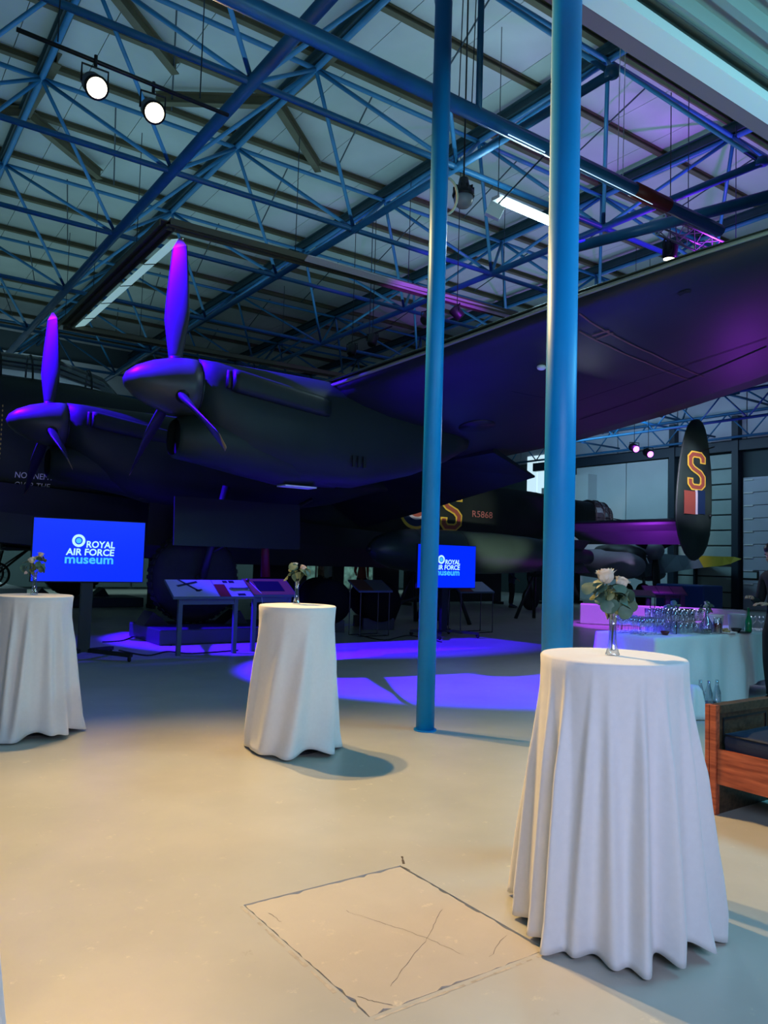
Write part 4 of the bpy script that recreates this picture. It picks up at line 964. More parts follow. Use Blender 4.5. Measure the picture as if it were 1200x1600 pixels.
MB().ring_loft([superring(0, 0, 0, .1, .1, 18, 2)] * 0 + [[V((XX(cx) + hw * cos(2 * pi * j / 20), y, ZZ(cy_) + hh * sin(2 * pi * j / 20))) for j in range(20)] for y, cx, cy_, hw, hh in ((-1.4, 995, 862, .05, .05), (-1.35, 995, 862, .18, .18), (-1.1, 995, 862, .29, .29), (-.7, 995, 862, .32, .32), (-.66, 995, 866, .42, .42), (.8, 998, 868, .50, .48), (2.4, 1000, 868, .3, .3))]).build('engine_nacelle', m_lg, ta, True)
MB().ring_loft([[V((XX(cx) + hw * cos(2 * pi * j / 20), y, ZZ(cy_) + hh * sin(2 * pi * j / 20))) for j in range(20)] for y, cx, cy_, hw, hh in ((-2.0, 942, 886, .1, .1), (-1.9, 942, 886, .38, .26), (-1.2, 948, 885, .62, .42), (.4, 952, 884, .72, .5), (3.4, 957, 882, .6, .45), (7, 960, 880, .2, .2))]).build('fuselage', m_lg, ta, True)
cg = MB().ring_loft([[V((XX(cx) + hw * cos(2 * pi * j / 16), y, ZZ(cy_) + hh * sin(2 * pi * j / 16))) for j in range(16)] for y, cx, cy_, hw, hh in ((-1.5, 958, 876, .1, .1), (-1.2, 958, 872, .45, .30), (-.2, 960, 867, .50, .36), (1.2, 960, 866, .3, .25))]).build('glazed_cockpit', m_black, ta, True)
cf = MB()
for dx in (-.42, -.14, .14, .42): cf.tube([(XX(956) + dx, -1.45, ZZ(882)), (XX(958) + dx, -1.1, ZZ(868)), (XX(960) + dx * .9, -.2, ZZ(858))], .022, 5)
cf.tube([(XX(936), -1.25, ZZ(870)), (XX(958), -1.35, ZZ(876)), (XX(980), -1.2, ZZ(870))], .022, 5); cf.build('cockpit_frame', m_lg, cg)
for k in range(3):
    a = radians(-90 + 120 * k + 3); d = V((cos(a), 0, sin(a))); c0 = V((XX(996), -1.05, ZZ(863)))
    MB().ring_loft([[c0 + d * r + V((-d.z, 0, d.x)) * (w_ * cos(2 * pi * j / 10)) + V((0, .03 * sin(2 * pi * j / 10), 0)) for j in range(10)] for r, w_ in ((.25, .09), (.6, .13), (1.0, .13), (1.25, .09), (1.32, .02))]).build('propeller_blade', m_black, ta, True)
MB().ball((XX(1020), .4, ZZ(897)), .5, 14, 8, (1, 1.6, .5)).build('radiator_bulge', m_gwing, ta, True)
for x in (975, 1003): MB().tube([(XX(x), 0, ZZ(892)), (XX(x) + .05, 0, .6)], .05, 8).build('undercarriage_leg', m_leg, ta); MB().lathe([(.1, -.1), (.36, -.1), (.4, 0), (.36, .1), (.1, .1)], (XX(x), 0, .585), 'X', 20).build('wheel', m_rubber, ta, True)

bn = CAM + ray(1083, 935) * 26; b = MB().span((bn.x - .8, bn.y - .9, 0), (bn.x + .3, bn.y + .9, .95)); tag(b.build('blue_storage_bin', mat('deep_blue_plastic', (.01, .05, .25), .5), None, bevel=.05, origin=(bn.x, bn.y, 0)), 'deep blue bin against the clad wall beside the plum topped desk', 'bin')
A = onz(906, 974, 0); B = onz(1165, 986, 0)
lp = thing('low_plinth', tuple((A + B) / 2), 'long low white barrier glowing purple behind the drinks table', 'barrier')
d = (B - A); n = 4
for k in range(n): MB().bar(A + d * (k / n) + V((0, 0, .26)), A + d * ((k + .985) / n) + V((0, 0, .26)), .35, .50).build('barrier_block', m_white_cloth, lp, bevel=.02)
m_flood = mat('flood_lens', (1, 1, 1), .3, emit=(1, .95, .6), es=14)
for px in (917, 931):
    p = onz(px, 972, 0); side = 'left' if px < 920 else 'right'; p = p + V((-.35, -.45, 0))
    t = thing('floor_floodlight', (p.x, p.y, 0), '%s one of the two glowing floodlights on the floor before the purple barrier' % side, 'floodlight'); dd = (V((0, 0, 0)) - V((p.x, p.y, 0))).normalized()
    MB().span((p.x - .12, p.y - .1, .05), (p.x + .12, p.y + .1, .22)).build('housing', m_black, t); MB().box((p.x + dd.x * .16, p.y + dd.y * .16, .14), (.02, .16, .12), atan2(dd.y, dd.x)).build('lens', m_flood, t)
    MB().span((p.x - .1, p.y - .08, 0), (p.x + .1, p.y + .08, .05)).build('bracket', m_black, t)

# ================================================================ drinks table at the right
BX0, BX1, BY0, BY1, BZ = 6.95, 9.55, 4.95, 5.72, .76
bt = thing('trestle_table', (8.2, 5.3, 0), 'long drinks table under a draped white cloth at the right', 'table')
MB().span((BX0 + .02, BY0 + .02, .725), (BX1 - .02, BY1 - .02, .75)).build('tabletop', m_black_metal, bt)
for x in (BX0 + .25, BX1 - .25):
    for y in (BY0 + .1, BY1 - .1): MB().tube([(x, y, 0), (x, y, .725)], .016, 8).build('leg', m_black_metal, bt)
def rect_cloth():
    per = []; 
    def seg(a, b, n):
        for k in range(n): per.append((V(a).lerp(V(b), k / n)))
    seg((BX0, BY0, 0), (BX1, BY0, 0), 90); seg((BX1, BY0, 0), (BX1, BY1, 0), 26); seg((BX1, BY1, 0), (BX0, BY1, 0), 60); seg((BX0, BY1, 0), (BX0, BY0, 0), 26)
    N = len(per); K = 16; cx, cy = (BX0 + BX1) / 2, (BY0 + BY1) / 2; rings = []
    rr = random.Random(2); ph = [rr.uniform(0, 6.28) for _ in range(5)]
    for k in range(K + 1):
        t = k / K; ring = []
        for i, p in enumerate(per):
            s_ = i * .03; nrm = V(((1 if p.x > BX1 - .001 else -1 if p.x < BX0 + .001 else 0), (-1 if p.y < BY0 + .001 else 1 if p.y > BY1 - .001 else 0), 0))
            if nrm.length < .1: nrm = V((0, -1, 0))
            nrm.normalize()
            f_ = .5 * sin(9 * s_ + ph[0]) + .3 * sin(17 * s_ + ph[1] + 2 * t) + .2 * sin(5 * s_ + ph[2])
            drop = .04
            if p.y < BY0 + .001:
                u = (p.x - BX0) / (BX1 - BX0); drop = .10 + (.30 * max(0, (u - .45) / .55) ** 1.4) + .03 * sin(u * 14)
                if u < .62: drop = .06 + .04 * sin(u * 9)
            z = BZ - (BZ - drop) * t if k else BZ
            off = .004 + (.055 * f_ + .07 * t) * min(1, t * 2) if k else 0
            q = p + nrm * off; ring.append(V((q.x, q.y, z)))
        rings.append(ring)
    inner = [[V((cx + (p.x - cx) * s_, cy + (p.y - cy) * s_, BZ + .001)) for p in per] for s_ in (.02, .6, .97)]
    rr_ = inner + rings; n = N; F = []
    for i in range(len(rr_) - 1):
        for j in range(n): j2 = (j + 1) % n; F.append((i * n + j, i * n + j2, (i + 1) * n + j2, (i + 1) * n + j))
    F.append(tuple(range(n - 1, -1, -1))); return MB().add([p for r in rr_ for p in r], F)
o = rect_cloth().build('tablecloth', m_white_cloth, None, True, origin=(8.2, 5.3, 0)); tag(o, 'white cloth draped over the long drinks table, swagged up at the right', 'tablecloth')
TZ = BZ + .004
def onbar(px, py):
    p = onz(px, py, TZ); return V((min(max(p.x, BX0 + .05), BX1 - .06), min(max(p.y, BY0 + .06), BY1 - .06), TZ))
# glasses: one wine glass and one tumbler, each copied
def glass_mesh(kind):
    if kind == 'wine': pr = [(0, .001), (.033, .001), (.033, .004), (.006, .010), (.0045, .075), (.012, .085), (.033, .105), (.038, .135), (.031, .175), (.030, .175), (.036, .135), (.031, .107), (.0, .088)]
    else: pr = [(0, .001), (.028, .001), (.034, .11), (.0325, .11), (.0265, .008), (0, .007)]
    return MB().lathe(pr, (0, 0, 0), n=14)
g0 = {k: glass_mesh(k).build('glass_proto', m_glass, None, True).data for k in ('wine', 'tumbler')}
for o in [o for o in COL.objects if o.name.startswith('glass_proto')]: bpy.data.objects.remove(o)
def glass(kind, p, lab, grp):
    o = bpy.data.objects.new('wine_glass' if kind == 'wine' else 'tumbler', g0[kind]); COL.objects.link(o); o.location = p; tag(o, lab, 'glass', grp); return o
rr = random.Random(12)
ORD = ('leftmost', 'second', 'third', 'fourth', 'fifth', 'sixth', 'seventh')
ROW = ('front', 'middle', 'back')
for r_ in range(4):
    for k in range(5):
        x = BX0 + .08 + .092 * k + (.04 if r_ % 2 else 0); y = BY0 + .24 + .13 * r_ + .01 * (k % 2)
        glass('wine', (x, y, TZ), 'clear stemmed glass, %s%s in the %s row of the left cluster' % (ORD[k], ' from the left' if k else '', ('front', 'second', 'third', 'back')[r_]), 'stemmed glasses at the left end of the drinks table')
rk0, rk1 = V((7.56, 5.1, TZ)), V((8.16, 5.1, TZ))
tray_z = TZ + .135
tr = thing('glass_rack', ((rk0.x + rk1.x) / 2, 5.35, TZ), 'clear raised tray carrying the upper tier of tumblers on the drinks table', 'tray')
MB().span((rk0.x, 5.12, tray_z), (rk1.x + .05, 5.62, tray_z + .006)).build('shelf', m_glass, tr)
for x in (rk0.x + .01, rk1.x + .03):
    for y in (5.13, 5.6): MB().tube([(x, y, TZ), (x, y, tray_z)], .006, 6).build('leg', m_leg, tr)
RW4 = ('front', 'second', 'third', 'back')
for tier in (0, 1):
    for r_ in range(4):
        for k in range(6):
            x = rk0.x + .045 + (rk1.x - rk0.x) / 6 * k + .02 * (r_ % 2); y = 5.18 + .12 * r_
            glass('tumbler', (x, y, (TZ if not tier else tray_z + .007)), 'clear tumbler %s the raised tray, %s%s in the %s row' % ('on' if tier else 'under', ORD[k], ' from the left' if k else '', RW4[r_]), 'tumblers %s the raised tray' % ('on' if tier else 'under'))
for k in range(3):
    glass('wine', onbar(1183 + 5 * k, 985) + V((.02 * k, -.05 * k + .05, 0)), 'clear stemmed glass by the person in black, %s of three' % ('left', 'middle', 'right')[k], 'stemmed glasses at the right end of the drinks table')
m_red = mat('red_drink', (.30, .005, .015), .15, trans=.3); m_dkdrink = mat('dark_drink', (.03, .01, .01), .2)
def small(name, cat, lab, p, parts):
    t = thing(name, tuple(p), lab, cat); t['_o'] = (0, 0, 0)
    for nm, pr, m_ in parts: MB().lathe(pr, (0, 0, 0), n=20).build(nm, m_, t, True)
    return t
small('carafe', 'carafe', 'clear glass carafe with a narrow neck beside the red jug', onbar(1104, 990), [('glass_body', [(0, .001), (.065, .001), (.07, .02), (.068, .11), (.03, .17), (.018, .20), (.022, .28), (.020, .28), (.015, .20), (.027, .17), (.063, .11), (.062, .02), (0, .008)], m_glass), ('drink', [(0, .009), (.060, .012), (.061, .05), (0, .05)], m_dkdrink)])
small('jug', 'jug', 'glass jug two thirds full of red drink', onbar(1122, 990), [('glass_body', [(0, .001), (.045, .001), (.052, .02), (.050, .12), (.040, .155), (.042, .18), (.040, .18), (.037, .155), (.046, .12), (.047, .02), (0, .008)], m_glass), ('red_drink', [(0, .009), (.045, .012), (.046, .115), (0, .115)], m_red)])
small('bowl', 'bowl', 'small dark red bowl between the two groups of glasses', onbar(1039, 992), [('bowl', [(0, .0), (.03, .0), (.05, .04), (.046, .04), (.026, .008), (0, .008)], mat('dark_red_glaze', (.10, .01, .01), .3))])
small('ice_bucket', 'bucket', 'white ice bucket behind the red jug', onbar(1131, 985) + V((.02, .12, 0)), [('bucket', [(0, 0), (.075, 0), (.095, .17), (.103, .175), (.098, .18), (.090, .17), (.072, .01), (0, .01)], m_white_cloth)])
small('ice_bucket', 'bucket', 'clear ice bucket left of the green bottle', onbar(1162, 985) + V((.02, .10, 0)), [('bucket', [(0, 0), (.085, 0), (.105, .18), (.112, .185), (.106, .19), (.098, .18), (.08, .012), (0, .012)], mat('frosted_bucket_glass', (.75, .8, .85), .15, trans=.5)), ('ice', [(0, .02), (.08, .02), (.095, .15), (.05, .175), (0, .17)], mat('ice_cubes', (.8, .85, .9), .1, trans=.5, bump=.6, scale=40))])
small('bottle', 'bottle', 'green glass bottle standing before the person in black', onbar(1177, 988), [('bottle', [(0, .001), (.036, .001), (.038, .02), (.037, .12), (.014, .20), (.013, .27), (.015, .27), (.015, .28), (0, .28)], mat('green_glass', (.01, .28, .10), .08, trans=.35)), ])
small('bowl', 'bowl', 'black bowl in front of the clear ice bucket', onbar(1157, 989), [('bowl', [(0, .0), (.035, .0), (.062, .05), (.058, .05), (.03, .01), (0, .01)], m_black)])
pt = small('plate', 'plate', 'plate of pale snacks in front of the white ice bucket', onbar(1143, 990), [('plate', [(0, 0), (.06, 0), (.12, .014), (.118, .018), (.06, .005), (0, .005)], m_white_cloth)])
sn = MB(); m_snack = mat('golden_snack', (.62, .42, .20), .7, noise=.4, scale=60)
for k in range(10):
    a = rr.uniform(0, 6.28); r = rr.uniform(0, .07); o = MB().ball((0, 0, 0), .022, 8, 5, (1, .8, .6)).build('snack', m_snack, pt, True, origin=(0, 0, 0)); o.location = (r * cos(a), r * sin(a), .022 + .02 * (k % 3 == 0))
p = onbar(1165, 990); t = thing('serving_tray', tuple(p), 'flat dark tray under the green bottle end of the table', 'tray'); t['_o'] = (0, 0, 0)
MB().lathe([(0, 0), (.13, 0), (.14, .006), (.135, .007), (0, .003)], (.1, .02, -.001), n=24).build('tray', m_black_metal, t, True)
p = onbar(1117, 985) + V((.0, .32, 0)); fr = thing('menu_frame', tuple(p), 'small wooden frame with a tan card leaning behind the carafe', 'frame'); fr['_o'] = (0, 0, 0); fr.rotation_euler = (radians(-14), 0, radians(-12))
MB().span((-.09, -.008, 0), (.09, .008, .24)).build('frame', m_wood_dark, fr, bevel=.004); MB().span((-.076, -.012, .016), (.076, -.008, .224)).build('card', mat('tan_card', (.45, .30, .20), .7), fr)
for (px, lab, sd) in ((1087, 'behind the tray of tumblers', 41), (1140, 'behind the white ice bucket', 43)):
    q = onbar(px, 985) + V((0, .30, 0)); q.y = min(q.y, 5.66)
    vase(q, TZ, 'bud vase on the drinks table ' + lab); bouquet(q, TZ, 'single white rose with dark leaves on the drinks table ' + lab, sd, [(0, .27, 0, .034, mat('white_rose_petal', (.75, .75, .72), .6), 'h%d' % sd, .1)], small=True)
# things on the floor before the drinks table
for k, (px, py) in enumerate(((1094, 1112), (1107, 1114), (1120, 1112))):
    q = onz(px, py, 0); small('glass_bottle', 'bottle', ('left', 'middle', 'right')[k] + ' of three clear empty bottles on the floor behind the wooden seat', q, [('glass_body', [(0, .001), (.036, .001), (.041, .02), (.041, .20), (.018, .28), (.016, .33), (.014, .33), (.016, .28), (.037, .20), (.037, .02), (0, .008)], m_glass)])
sw_ = MB(); q = onz(1080, 1122, 0)
N = 40; rings = []
for k, (r, z) in enumerate(((.02, .33), (.06, .325), (.09, .28), (.11, .18), (.13, .06), (.15, .01))):
    rings.append([V((q.x + r * (1 + .16 * sin(5 * 2 * pi * j / N + k * .4)) * cos(2 * pi * j / N), q.y + r * (1 + .16 * sin(5 * 2 * pi * j / N + k * .4)) * sin(2 * pi * j / N), z)) for j in range(N)])
tag(sw_.ring_loft(rings).build('folded_cloth', m_white_cloth, None, True, origin=(q.x, q.y, 0)), 'spare white cloth heaped on the floor beside the three empty bottles', 'cloth')
q = onz(1176, 1100, 0) + V((.20, .52, 0)); bxx = thing('drinks_carton', (q.x, q.y, 0), 'brown and yellow carton under the swagged end of the drinks table', 'carton')
MB().span((q.x - .18, q.y - .14, 0), (q.x + .25, q.y + .14, .26)).build('box', mat('brown_carton', (.22, .15, .07), .8), bxx); MB().span((q.x - .12, q.y - .144, .08), (q.x + .18, q.y - .139, .22)).build('yellow_panel', mat('yellow_carton_panel', (.5, .36, .03), .7), bxx)

# ---------------------------------------------------------------- wooden bench with navy cushion
sx, sy = 4.45, 2.76
be = thing('wooden_bench', (sx, sy, 0), 'red brown wooden bench with a panelled arm and navy cushion, cut by the right edge', 'bench')
MB().span((sx - .012, sy - .03, 0), (sx + .03, sy + .012, .655)).build('corner_post', m_wood, be, bevel=.004)
MB().span((sx - .012, sy + .016, 0), (sx + .03, sy + .045, .655)).build('corner_post', m_wood, be, bevel=.004)
MB().span((sx + .03, sy - .022, 0), (sx + .60, sy + .03, .62)).build('arm_panel', m_wood_dark, be)
MB().span((sx + .03, sy - .035, .60), (sx + .64, sy + .035, .655)).build('arm_cap', m_wood_dark, be, bevel=.005)
MB().span((sx + .60, sy - .03, 0), (sx + .64, sy + .03, .60)).build('back_post', m_wood_dark, be)
for a, b in (((sx + .07, sy - .030, .565), (sx + .57, sy - .022, .575)), ((sx + .07, sy - .030, .42), (sx + .08, sy - .022, .565)), ((sx + .56, sy - .030, .42), (sx + .57, sy - .022, .565))): MB().span(a, b).build('panel_groove', m_black, be)
MB().span((sx, sy - 2.0, .185), (sx + .028, sy - .03, .395)).build('seat_rail', m_wood, be, bevel=.003)
MB().span((sx + .60, sy - 2.0, .185), (sx + .64, sy - .03, .395)).build('seat_rail', m_wood_dark, be)
MB().span((sx + .028, sy - 2.0, .33), (sx + .60, sy - .03, .36)).build('seat_board', m_wood_dark, be)
MB().span((sx - .012, sy - 2.04, 0), (sx + .64, sy - 2.0, .65)).build('arm_panel', m_wood_dark, be)
m_navy = mat('navy_upholstery', (.008, .018, .05), .55, noise=.15, scale=60, bump=.1)
cu = thing('seat_cushion', (sx + .3, sy - 1.0, .36), 'navy padded seat cushion with piped edges on the wooden bench', 'cushion')
rings = []
for z, ins in ((.362, .02), (.375, .006), (.44, .0), (.475, .004), (.49, .02), (.505, .09), (.512, .2)):
    rings.append([V((x, y, z)) for x, y in [(sx + .035 + ins, sy - 1.98 + ins), (sx + .59 - ins, sy - 1.98 + ins), (sx + .59 - ins, sy - .05 - ins), (sx + .035 + ins, sy - .05 - ins)]])
cb = MB().ring_loft(rings).build('padding', m_navy, cu, bevel=.012)
MB().tube([(sx + .037, sy - 1.96, .482), (sx + .037, sy - .06, .482), (sx + .58, sy - .06, .482)], .006, 6).build('piping', m_navy, cu, True)

# ---------------------------------------------------------------- people
m_skin = mat('skin_tone', (.45, .24, .17), .5); m_hair = mat('dark_brown_hair', (.012, .008, .006), .5); m_cloth_k = mat('black_clothing', (.008, .008, .010), .8)
def skin_mesh(name, verts, edges, radii, m_, parent, sub=2):
    me = bpy.data.meshes.new(name); me.from_pydata([tuple(v) for v in verts], edges, []); me.materials.append(m_)
    o = bpy.data.objects.new(name, me); COL.objects.link(o); o.parent = parent; o['_o'] = (0, 0, 0)
    o.modifiers.new('skin', 'SKIN'); l = me.skin_vertices[0]
    for i, r in enumerate(radii): l.data[i].radius = (r, r) if not isinstance(r, tuple) else r
    l.data[0].use_root = True
    s_ = o.modifiers.new('sub', 'SUBSURF'); s_.levels = sub; s_.render_levels = sub; s_ = o.modifiers[0]; s_.use_smooth_shade = True; return o
def person(loc, rz, lab, top_m, legs_m, hand_l, hand_r, scale=1.0, head_turn=0, nod=.0, group=None, detailed=True, hair_m=None):
    t = thing('person', loc, lab, 'person', group); t['_o'] = (0, 0, 0); t.rotation_euler.z = rz; t.scale = (scale,) * 3
    # faces local -Y ; feet at z 0
    A = lambda *p: V(p); lh, rh = V(hand_l), V(hand_r)
    def elbow(s, h): m_ = (s + h) / 2; d = (h - s).length; k = sqrt(max(0, .28 ** 2 - (d / 2) ** 2)); return m_ + V(((.35 if s.x > 0 else -.35), .35, -.87)).normalized() * k
    sl, sr = A(.19, 0, 1.42), A(-.19, 0, 1.42); el, er = elbow(sl, lh), elbow(sr, rh)
    body = [A(0, 0, .95), A(0, .01, 1.12), A(0, 0, 1.30), A(0, 0, 1.43), A(0, -.01, 1.50), A(0, -.02, 1.56), sl, el, lh, sr, er, rh, A(.10, 0, .88), A(.11, -.02, .48), A(.12, .02, .09), A(.13, -.14, .04), A(-.10, 0, .88), A(-.11, -.02, .48), A(-.12, .02, .09), A(-.13, -.14, .04)]
    ed = [(0, 1), (1, 2), (2, 3), (3, 4), (4, 5), (3, 6), (6, 7), (7, 8), (3, 9), (9, 10), (10, 11), (0, 12), (12, 13), (13, 14), (14, 15), (0, 16), (16, 17), (17, 18), (18, 19)]
    rd = [(.165, .12), (.145, .11), (.175, .12), (.13, .09), .058, .05, .075, .05, .03, .075, .05, .03, .098, .068, .045, .035, .098, .068, .045, .035]
    b = skin_mesh('body', body, ed, rd, top_m, t)
    for s_, (h, kn, an, to) in ((1, body[12:16]), (-1, body[16:20])): skin_mesh('trouser_leg', [h + A(0, 0, .02), kn, an + A(0, 0, .03)], [(0, 1), (1, 2)], [.108, .078, .058], legs_m, t); 
    for s_ in (1, -1): MB().ring_loft([superring(0, 0, 0, .01, .01, 12, 2)] * 0 + [[V((s_ * .125 + w_ * cos(2 * pi * j / 14), y, zc_ + h_ * sin(2 * pi * j / 14))) for j in range(14)] for y, w_, h_, zc_ in ((.07, .02, .02, .04), (.06, .04, .045, .048), (0, .045, .05, .052), (-.1, .048, .035, .038), (-.17, .04, .025, .028), (-.2, .01, .01, .02))]).build('shoe', m_black, t, True)
    # head
    hm = Matrix.Translation((0, -.03, 1.57)) @ Matrix.Rotation(head_turn, 4, 'Z') @ Matrix.Rotation(nod, 4, 'X')
    prof = [(-.02, .045, .05, .0), (.01, .05, .062, -.008), (.04, .056, .078, -.012), (.08, .066, .090, -.004), (.12, .073, .096, .004), (.16, .073, .096, .008), (.20, .060, .080, .010), (.225, .035, .045, .010), (.232, .008, .01, .01)]
    h = MB().ring_loft([[V((hw * cos(2 * pi * j / 20), y0 + hd * sin(2 * pi * j / 20), z)) for j in range(20)] for z, hw, hd, y0 in prof]).build('head', m_skin, t, True); h.matrix_local = hm; h['_o'] = (0, 0, 0)
    MB().ring_loft([[V((0 + w_ * cos(2 * pi * j / 8), y + .0, z + w_ * sin(2 * pi * j / 8))) for j in range(8)] for y, z, w_ in ((-.085, .115, .008), (-.100, .095, .014), (-.108, .082, .017), (-.090, .072, .012))]).build('nose', m_skin, h, True)
    for s_ in (-1, 1):
        MB().ball((s_ * .030, -.083, .118), .011, 8, 5).build('eye', m_white_cloth if detailed else m_black, h, True); MB().ball((s_ * .030, -.0925, .118), .005, 6, 4).build('pupil', m_black, h, True)
        MB().tube([(s_ * .015, -.094, .135), (s_ * .032, -.093, .139), (s_ * .048, -.082, .134)], .004, 5).build('eyebrow', m_hair, h, True)
        MB().ball((s_ * .073, .0, .105), .020, 8, 5, (.35, .8, 1.4)).build('ear', m_skin, h, True)
    MB().tube([(-.022, -.086, .048), (0, -.093, .046), (.022, -.086, .048)], .005, 6).build('mouth', mat('lip_tone', (.30, .10, .09), .5), h, True)
    hr = MB().ring_loft([[V((hw * cos(2 * pi * j / 20), y0 + hd * sin(2 * pi * j / 20), z - (.0 if sin(2 * pi * j / 20) < .1 else .07 * fz_))) for j in range(20)] for z, hw, hd, y0, fz_ in ((.150, .079, .098, .018, 1), (.175, .080, .104, .014, .6), (.21, .070, .094, .010, .1), (.238, .045, .06, .008, 0), (.247, .01, .01, .008, 0))]).build('hair', hair_m or m_hair, h, True)
    # hands with five fingers
    for s_, hp, ep in ((1, lh, el), (-1, rh, er)):
        d = (hp - ep).normalized(); sd = d.cross(V((0, 0, 1))).normalized() * s_; dn = d.cross(sd).normalized()
        if dn.z > 0: dn = -dn
        vs_ = [hp - d * .01, hp + d * .05, hp + d * .09]; e_ = [(0, 1), (1, 2)]; r_ = [.022, (.036, .018), (.038, .015)]
        skin_mesh('hand', vs_, e_, r_, m_skin, t, 1)
        for k, (off, ln) in enumerate(((-.030, .062), (-.011, .074), (.010, .070), (.029, .055))):
            b0 = hp + d * .085 + sd * off; skin_mesh('finger', [b0, b0 + d * ln * .5 + dn * .010, b0 + d * ln * .8 + dn * .035], [(0, 1), (1, 2)], [.0095, .009, .0075], m_skin, t, 1)
        b0 = hp + d * .025 - sd * .028; skin_mesh('thumb', [b0, b0 + d * .025 - sd * .022 + dn * .01, b0 + d * .055 - sd * .022 + dn * .022], [(0, 1), (1, 2)], [.012, .011, .009], m_skin, t, 1)
    return t
bar_p = thing  # keep name short below
pc = CAM + ray(1217, 900) * 8.55
fwd_l = -RT
person((pc.x, pc.y, 0), atan2(-fwd_l.y, -fwd_l.x) - pi / 2 + pi + radians(18) - pi, 'person in black clothing with dark hair bending over the drinks at the right edge', m_cloth_k, m_cloth_k, (.14, -.30, 1.13), (-.10, -.27, 1.18), 1.0, 0, radians(22))
PEOPLE = ((566, 27.0, 'person in a brick red top seen in the bright gap under the bomber', (.30, .06, .04)), (502, 28.5, 'person in a brown top in the bright gap behind the middle table roses', (.25, .14, .08)), (514, 27.6, 'person in a grey top in the bright gap left of the narrow board', (.3, .3, .3)), (247, 27.0, 'person in a dark top seen between the first screen and the near bomber wheel', (.04, .04, .05)), (800, 26.0, 'person in a navy top under the giant bomb between the columns', (.02, .03, .08)))
for k, (px, D, lab, c_) in enumerate(PEOPLE):
    q = CAM + ray(px, 880) * D; person((q.x, q.y, 0), radians(-35 + 70 * (k % 3)), lab, mat('visitor_top', c_, .8), m_cloth_k, (.22, -.05, .85), (-.2, -.2, 1.0), .97 + .02 * (k % 2), 0, .05, detailed=False)
# bright showcases far behind, seen through the gaps
m_case = mat('showcase_glass_print', (.45, .62, .52), .5, noise=.8, c2=(.10, .12, .10), scale=3.5)
for k, (px, lab) in enumerate(((488, 'tall pale green showcase far behind the middle table roses'), (555, 'tall pale green showcase far behind between the two drum bombs'), (806, 'tall pale showcase far behind under the giant bomb'))):
    q = ony(px, 900, 30.0); t = thing('showcase', (q.x, 30, 0), lab, 'showcase')
    MB().span((q.x - .9, 29.9, .1), (q.x + .9, 30.3, 2.2)).build('back_panel', m_case, t); MB().span((q.x - .95, 29.6, 0), (q.x + .95, 30.35, .12)).build('base', m_black, t)
    for dx in (-.9, 0, .9): MB().span((q.x + dx - .03, 29.65, .12), (q.x + dx + .03, 29.72, 2.2)).build('mullion', m_black, t)

# ================================================================ things hung from the roof
m_track = mat('brown_track_housing', (.13, .12, .075), .5); m_tray = mat('glowing_tray_strip', (.55, .66, .66), .35, emit=(.35, .62, .66), es=.62)
tk = thing('lighting_track', (8, 15, 6.9), 'brown rectangular lighting track hung over the bomber, pale tray given a glow along its left side', 'lighting track')
Z0 = 6.9; C = [(4.14, 12.33), (4.18, 19.68), (12.31, 19.45), (12.2, 12.10)]
def ch(a, b, nm='track_rail'):
    mb = MB(); d = (V((*b, 0)) - V((*a, 0))).normalized(); nn = V((-d.y, d.x, 0))
    for off in (-.13, .13): mb.bar(V((*a, Z0)) + nn * off, V((*b, Z0)) + nn * off, .02, .10)
    mb.bar(V((*a, Z0 + .05)), V((*b, Z0 + .05)), .28, .02); mb.bar(V((*a, Z0 - .02)), V((*b, Z0 - .02)), .05, .04); return mb.build(nm, m_track, tk)
ch(C[0], C[1]); ch(C[0], C[3]); ch(C[1], C[2]); ch(C[3], C[2])
MB().prism([(4.40, 12.9, Z0 - .02), (4.62, 12.9, Z0 + .06), (4.62, 12.9, Z0 + .08), (4.40, 12.9, Z0)], (0, 6.6, 0)).build('tray_strip', m_tray, tk)  # pale tray strip, its brightness put in as emission
for y in (14.3, 15.8, 17.2, 18.6): MB().bar((4.38, y, Z0 - .03), (4.64, y, Z0 + .04), .015, .015).build('tray_clip', m_black, tk)
MB().ring_loft([[V((x, 12.12, Z0 - .07)), V((x, 11.98, Z0 - .01)), V((x, 11.99, Z0 + .01)), V((x, 12.13, Z0 - .05))] for x in (6.6, 12.2)]).build('rail_flange', m_white_cloth, tk)
for p in [(4.14, 14), (4.16, 17), (4.18, 19.6), (6.5, 12.3), (9, 12.2), (11.5, 12.1), (6, 19.6), (10, 19.5)]: MB().tube([(p[0], p[1], Z0 + .05), (p[0], p[1], 9.2)], .008, 5).build('hanger_rod', m_dark_steel, tk)

m_warmlens = mat('warm_lamp_lens', (1, 1, 1), .3, emit=(1, .90, .60), es=4)
m_alum = mat('dull_aluminium', (.3, .3, .32), .4, metal=.7)
for W, side in ((W1, 'left'), (W2, 'right')):
    t = thing('warm_spotlight', tuple(W), '%s one of two blazing warm spotlights under the roof at upper left' % side, 'spotlight')
    d = (V((2.0, 1.8, 1.5)) - W).normalized()
    MB().tube([W - d * .30, W - d * .26, W - d * .05, W + d * .02], [.07, .115, .12, .13], 20).build('housing', m_black, t, True)
    q = W + d * .025; MB().tube([q, q + d * .006], .105, 24).build('lens', m_warmlens, t)
    s_ = d.cross(V((0, 0, 1))).normalized()
    MB().tube([W - d * .12 + s_ * .14, W - d * .12 + s_ * .14 + V((0, 0, .20)), W - d * .12 - s_ * .14 + V((0, 0, .20)), W - d * .12 - s_ * .14], .012, 6).build('yoke', m_black_metal, t)
    MB().tube([W - d * .12 + V((0, 0, .2)), W - d * .12 + V((0, 0, .338))], .02, 8).build('clamp', m_black_metal, t)
